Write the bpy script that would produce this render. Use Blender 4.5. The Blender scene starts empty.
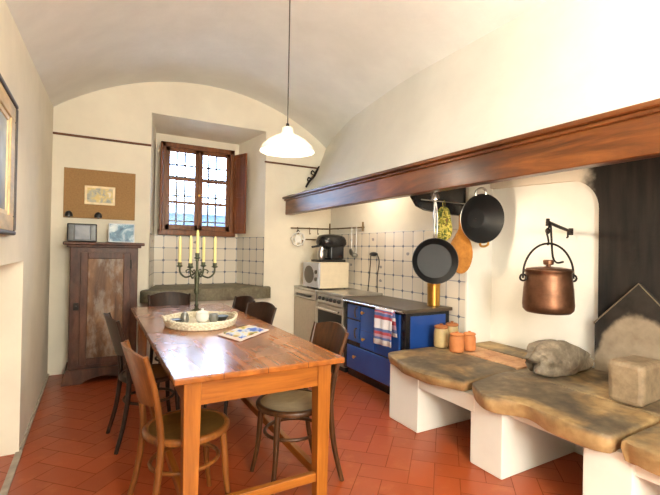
import bpy, bmesh, math, random
from math import pi, sin, cos, radians, sqrt, atan2
from mathutils import Vector, Matrix, noise
random.seed(7)
C = bpy.context.scene.collection
V = Vector

# ------------------------------------------------------------------ materials
def lin(c):
    return c / 12.92 if c <= .04045 else ((c + .055) / 1.055) ** 2.4
def rgb(r, g, b):
    return (lin(r / 255), lin(g / 255), lin(b / 255), 1)

class N:
    """tiny node-graph helper"""
    def __init__(s, name):
        s.m = bpy.data.materials.new(name); s.m.use_nodes = True
        s.t = s.m.node_tree; s.b = s.t.nodes['Principled BSDF']
    def n(s, typ, ins=None, **kw):
        x = s.t.nodes.new(typ)
        for k, v in kw.items(): setattr(x, k, v)
        for k, v in (ins or {}).items(): s.put(x.inputs[k], v)
        return x
    def put(s, sock, v):
        if isinstance(v, bpy.types.NodeSocket): s.t.links.new(v, sock)
        elif isinstance(v, bpy.types.Node): s.t.links.new(v.outputs[0], sock)
        else: sock.default_value = v
    def math(s, op, a, b=0.0, c=0.0):
        x = s.n('ShaderNodeMath', operation=op)
        s.put(x.inputs[0], a); s.put(x.inputs[1], b); s.put(x.inputs[2], c)
        return x.outputs[0]
    def coord(s, kind='Object', scale=(1, 1, 1)):
        tc = s.n('ShaderNodeTexCoord')
        mp = s.n('ShaderNodeMapping', {'Vector': tc.outputs[kind], 'Scale': scale})
        return mp.outputs[0]
    def noise(s, vec, scale=5, detail=4, rough=.55, dist=0):
        return s.n('ShaderNodeTexNoise', {'Vector': vec, 'Scale': scale, 'Detail': detail, 'Roughness': rough, 'Distortion': dist}).outputs['Fac']
    def ramp(s, fac, stops):
        x = s.n('ShaderNodeValToRGB', {'Fac': fac}); r = x.color_ramp
        while len(r.elements) < len(stops): r.elements.new(.5)
        for e, (p, c) in zip(r.elements, stops): e.position = p; e.color = c
        return x.outputs[0]
    def step(s, v, lo, hi):
        return s.n('ShaderNodeMapRange', {'Value': v, 'From Min': lo, 'From Max': hi}, interpolation_type='SMOOTHSTEP').outputs[0]
    def mix(s, f, a, b, mode='MIX'):
        x = s.n('ShaderNodeMix', data_type='RGBA', blend_type=mode)
        s.put(x.inputs[0], f); s.put(x.inputs[6], a); s.put(x.inputs[7], b)
        return x.outputs[2]
    def bump(s, h, strength=.3, dist=.01):
        x = s.n('ShaderNodeBump', {'Height': h, 'Strength': strength, 'Distance': dist})
        s.put(s.b.inputs['Normal'], x.outputs[0])
    def set(s, **kw):
        for k, v in kw.items(): s.put(s.b.inputs[k.replace('_', ' ')], v)
        return s.m

def plain(name, col, rough=.5, metal=0, var=.12, scale=12, bump=0, stretch=(1, 1, 1), **kw):
    s = N(name); v = s.coord(scale=stretch); f = s.noise(v, scale, 5)
    c2 = tuple(x * (1 - var * 1.6) for x in col[:3]) + (1,); c1 = tuple(min(1, x * (1 + var)) for x in col[:3]) + (1,)
    s.set(Base_Color=s.ramp(f, [(.3, c2), (.7, c1)]), Roughness=rough, Metallic=metal, **kw)
    if bump: s.bump(f, bump, .01)
    return s.m

def wood(name, dark, lite, axis=0, rough=.35, coat=.0, grain=16, stretch=.07, spread=(.32, .68), bump=.12):
    s = N(name); sc = [1, 1, 1]; sc[axis] = stretch
    v = s.coord(scale=sc)
    a = s.noise(v, grain, 6, .6, .6); b = s.noise(v, grain * 5, 3, .6)
    f = s.math('MULTIPLY_ADD', b, .3, s.math('MULTIPLY', a, .75))
    s.set(Base_Color=s.ramp(f, [(spread[0], dark), (spread[1], lite)]), Roughness=rough, Coat_Weight=coat, Coat_Roughness=.12, Specular_IOR_Level=.3)
    s.bump(f, bump, .004)
    return s.m

M = {}
def plaster(name, col, amp=.05):
    s = N(name); v = s.coord()
    f = s.noise(v, 1.6, 6, .6); g = s.noise(v, 9, 5, .6)
    lo = tuple(x * (1 - amp * 1.6) for x in col[:3]) + (1,)
    hi = tuple(min(1, x * (1 + amp)) for x in col[:3]) + (1,)
    s.set(Base_Color=s.ramp(f, [(.3, lo), (.7, hi)]), Roughness=.9, Specular_IOR_Level=.2)
    s.bump(s.math('ADD', f, s.math('MULTIPLY', g, .5)), .35, .02)
    return s.m
M['wall'] = plaster('cream_plaster', rgb(238, 230, 211))
M['ceiling'] = plaster('white_plaster', rgb(240, 241, 236))
M['white'] = plaster('whitewash', rgb(233, 231, 222), .04)

def mk_floor():
    s = N('terracotta'); g = s.n('ShaderNodeNewGeometry'); v = s.coord()
    rnd = g.outputs['Random Per Island']
    base = s.ramp(rnd, [(0, rgb(152, 68, 31)), (.35, rgb(164, 74, 33)), (.7, rgb(171, 78, 35)), (1, rgb(158, 71, 33))])
    f = s.noise(v, 6, 6, .65); h = s.noise(v, 1.3, 4)
    c = s.mix(s.math('MULTIPLY', s.step(f, .5, .75), .35), base, rgb(200, 126, 80))
    c = s.mix(s.math('MULTIPLY', s.step(h, .52, .72), .45), c, rgb(140, 68, 34))
    s.set(Base_Color=c, Roughness=s.math('MULTIPLY_ADD', f, .25, .2), Specular_IOR_Level=.5)
    s.bump(f, .12, .006)
    return s.m
M['floor'] = mk_floor()
M['grout'] = plain('floor_grout', rgb(134, 66, 38), .8, var=.2)
M['mortar'] = plain('grey_mortar', rgb(176, 164, 148), .85, var=.15, bump=.3)

def mk_tile(name='majolica_tile', S=.18):
    s = N(name); uv = s.n('ShaderNodeTexCoord').outputs['UV']
    sp = s.n('ShaderNodeSeparateXYZ', {0: uv})
    fu = s.math('FRACT', s.math('DIVIDE', sp.outputs[0], S)); fv = s.math('FRACT', s.math('DIVIDE', sp.outputs[1], S))
    au = s.math('ABSOLUTE', s.math('SUBTRACT', fu, .5)); av = s.math('ABSOLUTE', s.math('SUBTRACT', fv, .5))
    line = s.step(s.math('MAXIMUM', au, av), .462, .485)
    dia = s.step(s.math('ADD', au, av), .86, .89)
    nz = s.noise(uv, 22, 3)
    # small blue-grey motif in a few tiles
    cu = s.math('FLOOR', s.math('DIVIDE', sp.outputs[0], S)); cv = s.math('FLOOR', s.math('DIVIDE', sp.outputs[1], S))
    cell = s.n('ShaderNodeCombineXYZ', {0: cu, 1: cv})
    wn = s.n('ShaderNodeTexWhiteNoise', {'Vector': cell.outputs[0]}).outputs['Value']
    rad = s.math('SQRT', s.math('ADD', s.math('MULTIPLY', au, au), s.math('MULTIPLY', s.math('MULTIPLY', av, av), 2.2)))
    mot = s.math('MULTIPLY', s.math('LESS_THAN', s.math('ADD', rad, s.math('MULTIPLY', nz, .22)), .27), s.math('GREATER_THAN', wn, .82))
    base = s.ramp(wn, [(0, rgb(214, 205, 190)), (.5, rgb(228, 219, 203)), (1, rgb(221, 212, 198))])
    c = s.mix(s.math('MULTIPLY', mot, .75), base, rgb(120, 122, 132))
    c = s.mix(s.math('MULTIPLY', line, .9), c, rgb(148, 150, 156))
    c = s.mix(dia, c, rgb(104, 108, 122))
    s.set(Base_Color=c, Roughness=.25)
    s.bump(line, -.3, .004)
    return s.m
M['tile'] = mk_tile()

def mk_soot():
    # chimney breast: black soot with a ragged edge, plaster above the niche
    s = N('sooty_plaster'); tc = s.n('ShaderNodeTexCoord').outputs['Object']
    sp = s.n('ShaderNodeSeparateXYZ', {0: tc})
    n1 = s.noise(tc, 7, 5); n2 = s.noise(s.coord(scale=(1, 1, .12)), 16, 4)
    edge = s.math('ADD', sp.outputs[1], s.math('MULTIPLY', s.math('SUBTRACT', n1, .5), .18))
    soot = s.math('SUBTRACT', 1.0, s.step(edge, 1.90, 2.05))
    dk = s.ramp(n2, [(.3, rgb(18, 15, 13)), (.75, rgb(46, 39, 32))])
    s.set(Base_Color=s.mix(soot, rgb(222, 212, 194), dk), Roughness=.9)
    s.bump(n1, .4, .02)
    return s.m
M['soot'] = mk_soot()

def mk_fireback():
    s = N('fireback_stone'); tc = s.n('ShaderNodeTexCoord').outputs['Object']
    sp = s.n('ShaderNodeSeparateXYZ', {0: tc})
    n1 = s.noise(tc, 3.6, 5, .55); n2 = s.noise(tc, 9, 5)
    dy = s.math('ABSOLUTE', sp.outputs[1])
    h = s.math('ADD', s.math('ADD', sp.outputs[2], s.math('MULTIPLY', s.math('MULTIPLY', dy, dy), 3.2)), s.math('MULTIPLY', s.math('SUBTRACT', n1, .5), .3))
    f = s.step(h, .41, .5)
    pale = s.ramp(n2, [(.3, rgb(140, 123, 102)), (.7, rgb(168, 150, 127))])
    dk = s.ramp(n2, [(.3, rgb(30, 26, 22)), (.7, rgb(54, 46, 39))])
    s.set(Base_Color=s.mix(f, pale, dk), Roughness=.92)
    s.bump(s.math('ADD', n1, n2), .6, .02)
    return s.m
M['fireback'] = mk_fireback()

M['fireback_edge'] = plain('sooty_mortar', rgb(128, 112, 92), .9, 0, .2, 12)
def stone(name, a, b, c, scale=4, stain=None):
    s = N(name); v = s.coord()
    n1 = s.noise(v, scale, 7, .65, .5); n2 = s.noise(v, scale * 6, 5, .6)
    f = s.math('MULTIPLY_ADD', n2, .35, s.math('MULTIPLY', n1, .7))
    col = s.ramp(f, [(.36, a), (.52, b), (.68, c)])
    if stain:
        k = s.noise(v, 1.7, 4, .6, .8)
        col = s.mix(s.math('MULTIPLY', s.step(k, .47, .62), .75), col, stain)
    s.set(Base_Color=col, Roughness=.6)
    s.bump(f, .4, .015)
    return s.m
def mk_slab():
    s = N('hearth_stone'); v = s.coord(); tc = s.n('ShaderNodeTexCoord').outputs['Object']
    n1 = s.noise(v, 2.4, 7, .62, .6); n2 = s.noise(v, 14, 5, .6); k = s.noise(v, 1.9, 4, .6, .6)
    z = s.n('ShaderNodeSeparateXYZ', {0: tc}).outputs[2]
    f = s.math('MULTIPLY_ADD', n2, .35, s.math('MULTIPLY', n1, .7))
    honey = s.ramp(f, [(.36, rgb(120, 92, 56)), (.52, rgb(160, 130, 86)), (.68, rgb(190, 162, 116))])
    worn = s.ramp(f, [(.36, rgb(66, 57, 45)), (.52, rgb(98, 84, 65)), (.68, rgb(138, 121, 94))])
    m = s.math('MULTIPLY', s.step(z, .545, .584), s.step(k, .36, .56))
    s.set(Base_Color=s.mix(m, honey, worn), Roughness=.6); s.bump(f, .4, .015); return s.m
M['slab'] = mk_slab()
M['brick'] = stone('worn_brick', rgb(150, 100, 68), rgb(186, 140, 100), rgb(200, 164, 124), 5)
M['rock'] = stone('grey_rock', rgb(90, 79, 65), rgb(128, 115, 97), rgb(166, 152, 132), 5, rgb(74, 64, 52))
M['block'] = stone('brown_sandstone', rgb(112, 94, 72), rgb(140, 120, 94), rgb(160, 140, 112), 4)
M['sink'] = stone('grey_sandstone', rgb(82, 76, 58), rgb(112, 104, 82), rgb(136, 128, 104), 6)

M['beam'] = None
def mk_beam():
    s = N('chestnut_beam'); v = s.coord(scale=(1, .12, 1))
    a = s.noise(v, 9, 7, .65, .8); b = s.noise(s.coord(), 2.2, 4)
    c = s.ramp(a, [(.3, rgb(58, 31, 14)), (.5, rgb(112, 64, 28)), (.72, rgb(152, 92, 42))])
    c = s.mix(s.math('MULTIPLY', s.step(b, .5, .7), .5), c, rgb(66, 38, 22))
    s.set(Base_Color=c, Roughness=.35, Coat_Weight=.2, Coat_Roughness=.25)
    s.bump(a, .3, .01); return s.m
M['beam'] = mk_beam()

def mk_tabletop():
    s = N('waxed_tabletop'); v = s.coord(scale=(1, .05, 1))
    a = s.noise(v, 14, 3, .5); b = s.noise(s.coord(scale=(1, .35, 1)), 4.0, 5)
    sp = s.n('ShaderNodeSeparateXYZ', {0: s.coord()})
    seam = s.math('ABSOLUTE', s.math('SUBTRACT', s.math('FRACT', s.math('DIVIDE', sp.outputs[0], .24)), .5))
    c = s.ramp(a, [(.3, rgb(116, 64, 24)), (.7, rgb(178, 106, 44))])
    c = s.mix(s.math('MULTIPLY', s.step(b, .45, .75), .3), c, rgb(104, 58, 26))
    c = s.mix(s.step(seam, .488, .497), c, rgb(60, 32, 16))
    s.set(Base_Color=c, Roughness=s.math('MULTIPLY_ADD', b, .18, .16), Coat_Weight=.7, Coat_Roughness=s.math('MULTIPLY_ADD', s.noise(s.coord(), 3, 3, .5), .4, .04), Coat_IOR=1.45, Specular_IOR_Level=.15)
    s.bump(a, .03, .003); return s.m
M['tabletop'] = mk_tabletop()
M['tablewood_z'] = wood('honey_wood_upright', rgb(122, 66, 20), rgb(180, 110, 40), 2, .35, .3)
M['tablewood_y'] = wood('honey_wood_long', rgb(122, 66, 20), rgb(180, 110, 40), 1, .35, .3)
M['tablewood_x'] = wood('honey_wood_cross', rgb(122, 66, 20), rgb(180, 110, 40), 0, .35, .3)
M['chair_honey'] = wood('honey_bentwood', rgb(86, 48, 18), rgb(140, 84, 36), 2, .35, .2)
M['chair_mid'] = wood('brown_bentwood', rgb(38, 22, 12), rgb(88, 54, 27), 2, .35, .15)
M['chair_dark'] = wood('dark_bentwood', rgb(26, 15, 10), rgb(56, 33, 20), 2, .38, .1)
M['chair_seat'] = wood('pressed_plywood', rgb(66, 46, 16), rgb(110, 80, 34), 0, .35, .3, 7, .5)
M['seat_pale'] = wood('pale_pressed_plywood', rgb(112, 88, 48), rgb(162, 134, 84), 0, .35, .3, 7, .5)
M['window_wood'] = wood('window_walnut', rgb(84, 46, 20), rgb(136, 80, 38), 2, .35, .2)
M['shutter_wood'] = wood('shutter_walnut', rgb(92, 48, 24), rgb(142, 82, 44), 2, .35, .2)
M['rail_wood'] = wood('rail_wood', rgb(78, 48, 32), rgb(120, 78, 52), 0, .6)
def mk_cupboard(name, lo, mid, hi, worn, amt):
    s = N(name); v = s.coord(scale=(1, 1, .25))
    a = s.noise(v, 8, 7, .65, .7); b = s.noise(s.coord(scale=(1, 1, .4)), 6, 7, .7)
    c = s.ramp(a, [(.3, lo), (.52, mid), (.72, hi)])
    c = s.mix(s.math('MULTIPLY', s.step(b, .46, .62), amt), c, worn)
    s.set(Base_Color=c, Roughness=.42, Coat_Weight=.05, Coat_Roughness=.25, Specular_IOR_Level=.25); s.bump(a, .3, .008); return s.m
M['cupboard'] = mk_cupboard('old_brown_wood', rgb(46, 26, 18), rgb(80, 48, 34), rgb(106, 68, 50), rgb(118, 88, 70), .2)
M['cupboard_panel'] = mk_cupboard('worn_painted_panel', rgb(70, 46, 30), rgb(116, 82, 54), rgb(148, 110, 74), rgb(160, 148, 136), .6)
M['board_wood'] = wood('beech_board', rgb(134, 84, 30), rgb(176, 120, 52), 2, .45)

M['iron'] = plain('black_iron', rgb(44, 38, 34), .5, .7, .25, 30, .2)
M['black'] = plain('black_plastic', rgb(26, 26, 28), .35, 0, .1)
M['black_enamel'] = plain('black_enamel', rgb(24, 25, 28), .25, 0, .12)
M['pan_outside'] = plain('anodised_grey', rgb(92, 94, 98), .3, .8, .06)
M['nonstick'] = plain('nonstick_coating', rgb(17, 19, 21), .5, 0, .1, Specular_IOR_Level=.35)
M['steel'] = plain('brushed_steel', rgb(196, 194, 190), .28, 1, .06, 40, stretch=(1, 1, .05))
M['steel_dull'] = plain('dull_steel_front', rgb(186, 176, 160), .42, .55, .05, 20)
M['chrome'] = plain('chrome', rgb(224, 224, 226), .12, 1, .03)
M['brass'] = plain('brass', rgb(206, 158, 80), .28, 1, .1, 14)
M['old_brass'] = plain('verdigris_bronze', rgb(92, 96, 76), .45, .75, .25, 40)
def mk_copper():
    s = N('hammered_copper'); v = s.coord(); v2 = s.coord(scale=(.15, .15, 1))
    a = s.noise(v, 8, 5); b = s.noise(v2, 70, 3)
    s.set(Base_Color=s.ramp(a, [(.3, rgb(92, 64, 47)), (.7, rgb(138, 98, 74))]), Metallic=.85, Roughness=s.math('MULTIPLY_ADD', b, .2, .32))
    s.bump(b, .35, .004); return s.m
M['copper'] = mk_copper()
M['blue'] = plain('blue_enamel', rgb(34, 78, 154), .22, 0, .1, 3, Coat_Weight=.4)
M['blue_side'] = plain('blue_enamel_side', rgb(34, 72, 146), .3, 0, .1, 3)
M['cooktop'] = plain('cast_iron_cooktop', rgb(88, 76, 62), .35, .35, .15, 6)
M['glass_dark'] = plain('dark_oven_glass', rgb(14, 14, 15), .3, 0, .05, Specular_IOR_Level=.2)
M['cream_metal'] = plain('cream_metal', rgb(216, 202, 176), .4, 0, .04)
M['silver_plastic'] = plain('silver_plastic', rgb(190, 192, 200), .35, .3, .04)
M['grey_plastic'] = plain('grey_plastic', rgb(92, 86, 76), .4, 0, .08)
M['terracotta'] = plain('terracotta_clay', rgb(204, 128, 74), .7, 0, .12, 9, .1)
M['stoneware'] = plain('beige_stoneware', rgb(196, 172, 122), .45, 0, .1, 9)
M['brown_lid'] = plain('brown_clay_lid', rgb(166, 102, 54), .6, 0, .12, 9)
M['wax'] = plain('yellow_wax', rgb(246, 234, 160), .5, 0, .04, 8, Subsurface_Weight=.25, Subsurface_Radius=(.03, .02, .008))
M['wick'] = plain('wick', rgb(60, 50, 40), .9)
M['porcelain'] = plain('white_porcelain', rgb(236, 234, 228), .2, 0, .03)
M['gilt'] = plain('gilt_moulding', rgb(206, 178, 128), .45, .2, .22, 14, .15, (1, .3, 1))
M['gilt_pale'] = plain('pale_gilt_slip', rgb(222, 200, 156), .45, .1, .1, 14)
M['frame_dark'] = plain('dark_frame_edge', rgb(74, 68, 62), .45, .1, .2, 20)
M['cork'] = plain('tan_board', rgb(164, 128, 84), .9, 0, .1, 60, .15)
M['cord'] = plain('cord', rgb(60, 56, 50), .6)
M['white_plastic'] = plain('white_plastic', rgb(236, 232, 224), .4, 0, .03)
M['pewter'] = plain('pewter', rgb(138, 138, 132), .4, .6, .15, 20)
M['dark_glaze'] = plain('dark_glaze', rgb(58, 60, 58), .3, 0, .2, 20)
M['hook_brown'] = plain('bronze_rail', rgb(112, 92, 64), .45, .6, .15, 30)

def mk_wicker():
    s = N('white_wicker'); uv = s.coord('UV')
    w = s.n('ShaderNodeTexChecker', {'Vector': uv, 'Scale': 60.0})
    f = s.noise(s.coord(), 60, 3)
    s.set(Base_Color=s.ramp(f, [(.3, rgb(206, 192, 160)), (.6, rgb(240, 232, 210))]), Roughness=.8)
    s.bump(f, .6, .006); return s.m
M['wicker'] = mk_wicker()

def picture(name, stops, scale=5, stretch=(1, 1, 1), det=5, rough=.4):
    s = N(name); f = s.noise(s.coord(scale=stretch), scale, det, .6, .6)
    s.set(Base_Color=s.ramp(f, stops), Roughness=rough); return s.m
M['print_oil'] = picture('faded_oil', [(.3, rgb(86, 84, 74)), (.5, rgb(140, 140, 122)), (.7, rgb(176, 178, 164))], 3)
M['print_small'] = picture('small_print', [(.3, rgb(104, 112, 102)), (.45, rgb(168, 164, 140)), (.55, rgb(206, 180, 100)), (.7, rgb(214, 206, 178))], 14)
M['print_blue'] = picture('blue_photo', [(.32, rgb(52, 84, 116)), (.48, rgb(110, 150, 176)), (.6, rgb(206, 222, 230)), (.72, rgb(240, 244, 244))], 9)
M['screen'] = picture('bluish_screen', [(.3, rgb(70, 76, 92)), (.7, rgb(120, 128, 148))], 2, rough=.12)
M['mitt'] = picture('floral_cotton', [(.36, rgb(46, 60, 20)), (.43, rgb(104, 108, 30)), (.5, rgb(186, 166, 84)), (.55, rgb(128, 124, 36)), (.62, rgb(70, 76, 26)), (.7, rgb(110, 62, 30))], 17, det=2, rough=.9)
M['cloth'] = picture('printed_cloth', [(.3, rgb(44, 76, 158)), (.41, rgb(70, 104, 184)), (.47, rgb(200, 210, 226)), (.52, rgb(224, 214, 190)), (.57, rgb(206, 176, 92)), (.63, rgb(96, 130, 72)), (.7, rgb(196, 96, 84))], 6, det=2, rough=.7)
M['cloth_edge'] = plain('pale_cloth_border', rgb(232, 214, 206), .8, 0, .05)

def mk_towel():
    s = N('striped_towel'); sp = s.n('ShaderNodeSeparateXYZ', {0: s.n('ShaderNodeTexCoord').outputs['UV']})
    x = s.n('ShaderNodeValToRGB', {'Fac': sp.outputs[1]}); r = x.color_ramp; r.interpolation = 'CONSTANT'
    W, Rd, B, P = rgb(228, 226, 228), rgb(176, 74, 84), rgb(92, 110, 166), rgb(188, 150, 170)
    st = [(0, W), (.04, B), (.08, P), (.13, Rd), (.17, W), (.20, B), (.25, Rd), (.29, P), (.34, W), (.53, B), (.555, Rd), (.59, P), (.62, B), (.65, Rd), (.68, W), (.78, B), (.81, Rd), (.84, P), (.87, B), (.91, W)]
    while len(r.elements) < len(st): r.elements.new(.5)
    for e, (p, c) in zip(r.elements, st): e.position = p; e.color = c
    s.set(Base_Color=x.outputs[0], Roughness=.95); s.bump(s.noise(s.coord(), 120, 2), .3, .003); return s.m
M['towel'] = mk_towel()

def mk_glass():
    s = N('window_glass'); t = s.t
    tr = s.n('ShaderNodeBsdfTransparent', {'Color': (.96, .98, 1, 1)}); gl = s.n('ShaderNodeBsdfGlossy', {'Roughness': .02})
    fr = s.n('ShaderNodeFresnel', {'IOR': 1.4}); mx = s.n('ShaderNodeMixShader', {0: fr.outputs[0], 1: tr.outputs[0], 2: gl.outputs[0]})
    t.links.new(mx.outputs[0], t.nodes['Material Output'].inputs[0]); return s.m
M['glass'] = mk_glass()
def mk_shade():
    s = N('opal_glass'); t = s.t
    d = s.n('ShaderNodeBsdfDiffuse', {'Color': rgb(250, 246, 236)}); tr = s.n('ShaderNodeBsdfTranslucent', {'Color': rgb(255, 250, 238)})
    g = s.n('ShaderNodeBsdfGlossy', {'Roughness': .12})
    a = s.n('ShaderNodeMixShader', {0: .45, 1: d.outputs[0], 2: tr.outputs[0]})
    b = s.n('ShaderNodeMixShader', {0: .06, 1: a.outputs[0], 2: g.outputs[0]})
    t.links.new(b.outputs[0], t.nodes['Material Output'].inputs[0]); return s.m
M['shade'] = mk_shade()
def emis(name, col, k):
    s = N(name); return s.set(Base_Color=col, Emission_Color=col, Emission_Strength=k)
M['bulb'] = emis('lit_bulb', rgb(255, 240, 214), 12)
M['facade'] = plain('grey_blue_render', rgb(66, 82, 104), .9, 0, .1, 2)
M['facade_roof'] = plain('pale_tiles', rgb(84, 94, 106), .9, 0, .15, 6)
M['facade_window'] = plain('shutters_outside', rgb(46, 60, 78), .7)
M['ground'] = plain('courtyard_paving', rgb(196, 196, 194), .9, 0, .06, 3)

# ------------------------------------------------------------------ mesh builder
def frames(pts, closed=False):
    n = len(pts); T = []
    for i in range(n):
        a = pts[(i - 1) % n] if (i > 0 or closed) else pts[0]
        b = pts[(i + 1) % n] if (i < n - 1 or closed) else pts[-1]
        T.append((b - a).normalized())
    u = T[0].orthogonal().normalized(); out = []
    for t in T:
        u = (u - t * u.dot(t)).normalized(); out.append((u, t.cross(u)))
    return out
def spline(pts, k=6, closed=False):
    pts = [V(p) for p in pts]; n = len(pts); out = []
    rng = n if closed else n - 1
    for i in range(rng):
        g = lambda j: pts[j % n] if closed else pts[max(0, min(n - 1, j))]
        p0, p1, p2, p3 = g(i - 1), g(i), g(i + 1), g(i + 2)
        for j in range(k):
            t = j / k
            out.append(.5 * ((2 * p1) + (p2 - p0) * t + (2 * p0 - 5 * p1 + 4 * p2 - p3) * t * t + (3 * p1 - p0 - 3 * p2 + p3) * t ** 3))
    if not closed: out.append(pts[-1])
    return out

class MB:
    def __init__(s): s.b = bmesh.new(); s.uv = s.b.loops.layers.uv.new('UVMap')
    def face(s, pts, uvs=None):
        f = s.b.faces.new([s.b.verts.new(p) for p in pts])
        if uvs:
            for l, u in zip(f.loops, uvs): l[s.uv].uv = u
        return s
    def grid(s, rows, closed_u=False, closed_v=False, uv=True):
        """rows: list of lists of points"""
        vs = [[s.b.verts.new(p) for p in r] for r in rows]; nr, nc = len(vs), len(vs[0])
        for i in range(nr if closed_v else nr - 1):
            for j in range(nc if closed_u else nc - 1):
                q = [vs[i][j], vs[i][(j + 1) % nc], vs[(i + 1) % nr][(j + 1) % nc], vs[(i + 1) % nr][j]]
                if len(set(q)) < 4: continue
                f = s.b.faces.new(q)
                if uv:
                    for l, (a, c) in zip(f.loops, ((i, j), (i, j + 1), (i + 1, j + 1), (i + 1, j))):
                        l[s.uv].uv = (c / max(1, nc - 1), a / max(1, nr - 1))
        return vs
    def box(s, c, d, rot=None, bev=0, taper=1.0):
        r = bmesh.ops.create_cube(s.b, size=1)
        vs = r['verts']
        for v in vs:
            k = taper if v.co.z < 0 else 1
            v.co = V((v.co.x * d[0] * k, v.co.y * d[1] * k, v.co.z * d[2]))
        if bev:
            es = list({e for v in vs for e in v.link_edges})
            r2 = bmesh.ops.bevel(s.b, geom=es, offset=bev, segments=2, profile=.5, affect='EDGES')
            vs = list({v for f in r2['faces'] for v in f.verts} | {v for v in vs if v.is_valid})
        m = Matrix.Translation(V(c)) @ (rot.to_4x4() if rot else Matrix())
        for v in vs: v.co = m @ v.co
        return s
    def span(s, a, b, bev=0):
        return s.box([(x + y) / 2 for x, y in zip(a, b)], [abs(y - x) for x, y in zip(a, b)], None, bev)
    def tube(s, pts, r, seg=8, closed=False, cap=True, flat=1.0):
        pts = [V(p) for p in pts]; fr = frames(pts, closed); rows = []
        for i, (p, (u, w)) in enumerate(zip(pts, fr)):
            rr = r[i * (len(r) - 1) // max(1, len(pts) - 1)] if isinstance(r, (list, tuple)) else r
            if isinstance(r, (list, tuple)):
                x = i * (len(r) - 1) / max(1, len(pts) - 1); k = min(int(x), len(r) - 2); rr = r[k] + (r[k + 1] - r[k]) * (x - k)
            rows.append([p + (u * cos(2 * pi * j / seg) + w * sin(2 * pi * j / seg) * flat) * rr for j in range(seg)])
        vs = s.grid(rows, closed_u=True, closed_v=closed)
        if cap and not closed:
            s.b.faces.new(vs[0][::-1]); s.b.faces.new(vs[-1])
        return s
    def lathe(s, prof, seg=28, m=None, cap=True, sx=1, sy=1):
        m = m or Matrix(); rows = []
        for r, z in prof:
            rows.append([m @ V((max(r, 1e-4) * cos(2 * pi * j / seg) * sx, max(r, 1e-4) * sin(2 * pi * j / seg) * sy, z)) for j in range(seg)])
        vs = s.grid(rows, closed_u=True)
        if cap: s.b.faces.new(vs[0][::-1]); s.b.faces.new(vs[-1])
        return s
    def prism(s, poly, to3, d, bev=0):
        """poly: 2-D outline; to3(u, v, w): 3-D point; w runs 0..d"""
        a = [s.b.verts.new(to3(u, v, 0)) for u, v in poly]; b = [s.b.verts.new(to3(u, v, d)) for u, v in poly]
        n = len(poly); fs = [s.b.faces.new(a[::-1]), s.b.faces.new(b)]
        for i in range(n): fs.append(s.b.faces.new((a[i], a[(i + 1) % n], b[(i + 1) % n], b[i])))
        if bev:
            es = list(fs[1].edges)
            bmesh.ops.bevel(s.b, geom=es, offset=bev, segments=3, profile=.5, affect='EDGES')
        return s
    def blob(s, c, rad, seed=0, amp=.15, freq=2.0, sub=4, box=0.0, rot=None):
        r = bmesh.ops.create_icosphere(s.b, subdivisions=sub, radius=1)
        for v in r['verts']:
            p = v.co.normalized()
            if box:
                k = max(abs(p.x), abs(p.y), abs(p.z)); p = p.lerp(p / k, box)
            q = p * (1 + amp * noise.noise(v.co * freq + V((seed * 7.3, seed * 3.1, seed))) + amp * .35 * noise.noise(v.co * freq * 3.3 + V((seed, 5, 9))))
            q = V((q.x * rad[0], q.y * rad[1], q.z * rad[2]))
            if rot: q = rot @ q
            v.co = q + V(c)
        return s
    def build(s, name, mat, parent=None, loc=None, angle=62, normals=True, smooth=True):
        if normals: bmesh.ops.recalc_face_normals(s.b, faces=s.b.faces)
        me = bpy.data.meshes.new(name); s.b.to_mesh(me); s.b.free()
        if smooth:
            me.polygons.foreach_set('use_smooth', [True] * len(me.polygons)); me.set_sharp_from_angle(angle=radians(angle))
        me.materials.append(M[mat] if isinstance(mat, str) else mat)
        o = bpy.data.objects.new(name, me); C.objects.link(o)
        if parent: o.parent = parent
        if loc: o.location = loc
        if smooth:
            wn = o.modifiers.new('weighted_normals', 'WEIGHTED_NORMAL'); wn.keep_sharp = True; wn.weight = 100
        return o

def thing(name, label, cat, loc=(0, 0, 0), rz=0, group=None):
    o = bpy.data.objects.new(name, None); C.objects.link(o); o.empty_display_size = .05
    o.location = loc; o.rotation_euler = (0, 0, rz)
    return tag(o, label, cat, group)
def tag(o, label, cat, group=None):
    o['label'] = label; o['category'] = cat
    if group: o['group'] = group
    return o
def struct(o): o['kind'] = 'structure'; return o
def dup(root, loc, rz, label):
    r = root.copy(); C.objects.link(r); r.location = loc; r.rotation_euler = (0, 0, rz); r['label'] = label
    for ch in list(root.children):
        c = ch.copy(); C.objects.link(c); c.parent = r
        for g in list(ch.children):
            d = g.copy(); C.objects.link(d); d.parent = c
    return r

# ------------------------------------------------------------------ room shell
XL, YB, XT, XN, YP = -.45, 5.75, 3.26, 3.62, 2.95
YF = -3.0                                   # the room runs on behind the camera
def vault(x, y):
    dx = x - 1.36; z = .745 + sqrt(max(.1, 2.97 ** 2 - dx * dx))
    w = max(0, (1.36 - x) / 1.82)
    return z - .095 * min(6.0, YB - y) * w * w
b = MB(); b.grid([[(x, y, vault(x, y)) for x in [-.5 + 4.3 * i / 40 for i in range(41)]] for y in [YF + (YB + .1 - YF) * j / 20 for j in range(21)]])
struct(b.build('ceiling', 'ceiling', angle=80))

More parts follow.
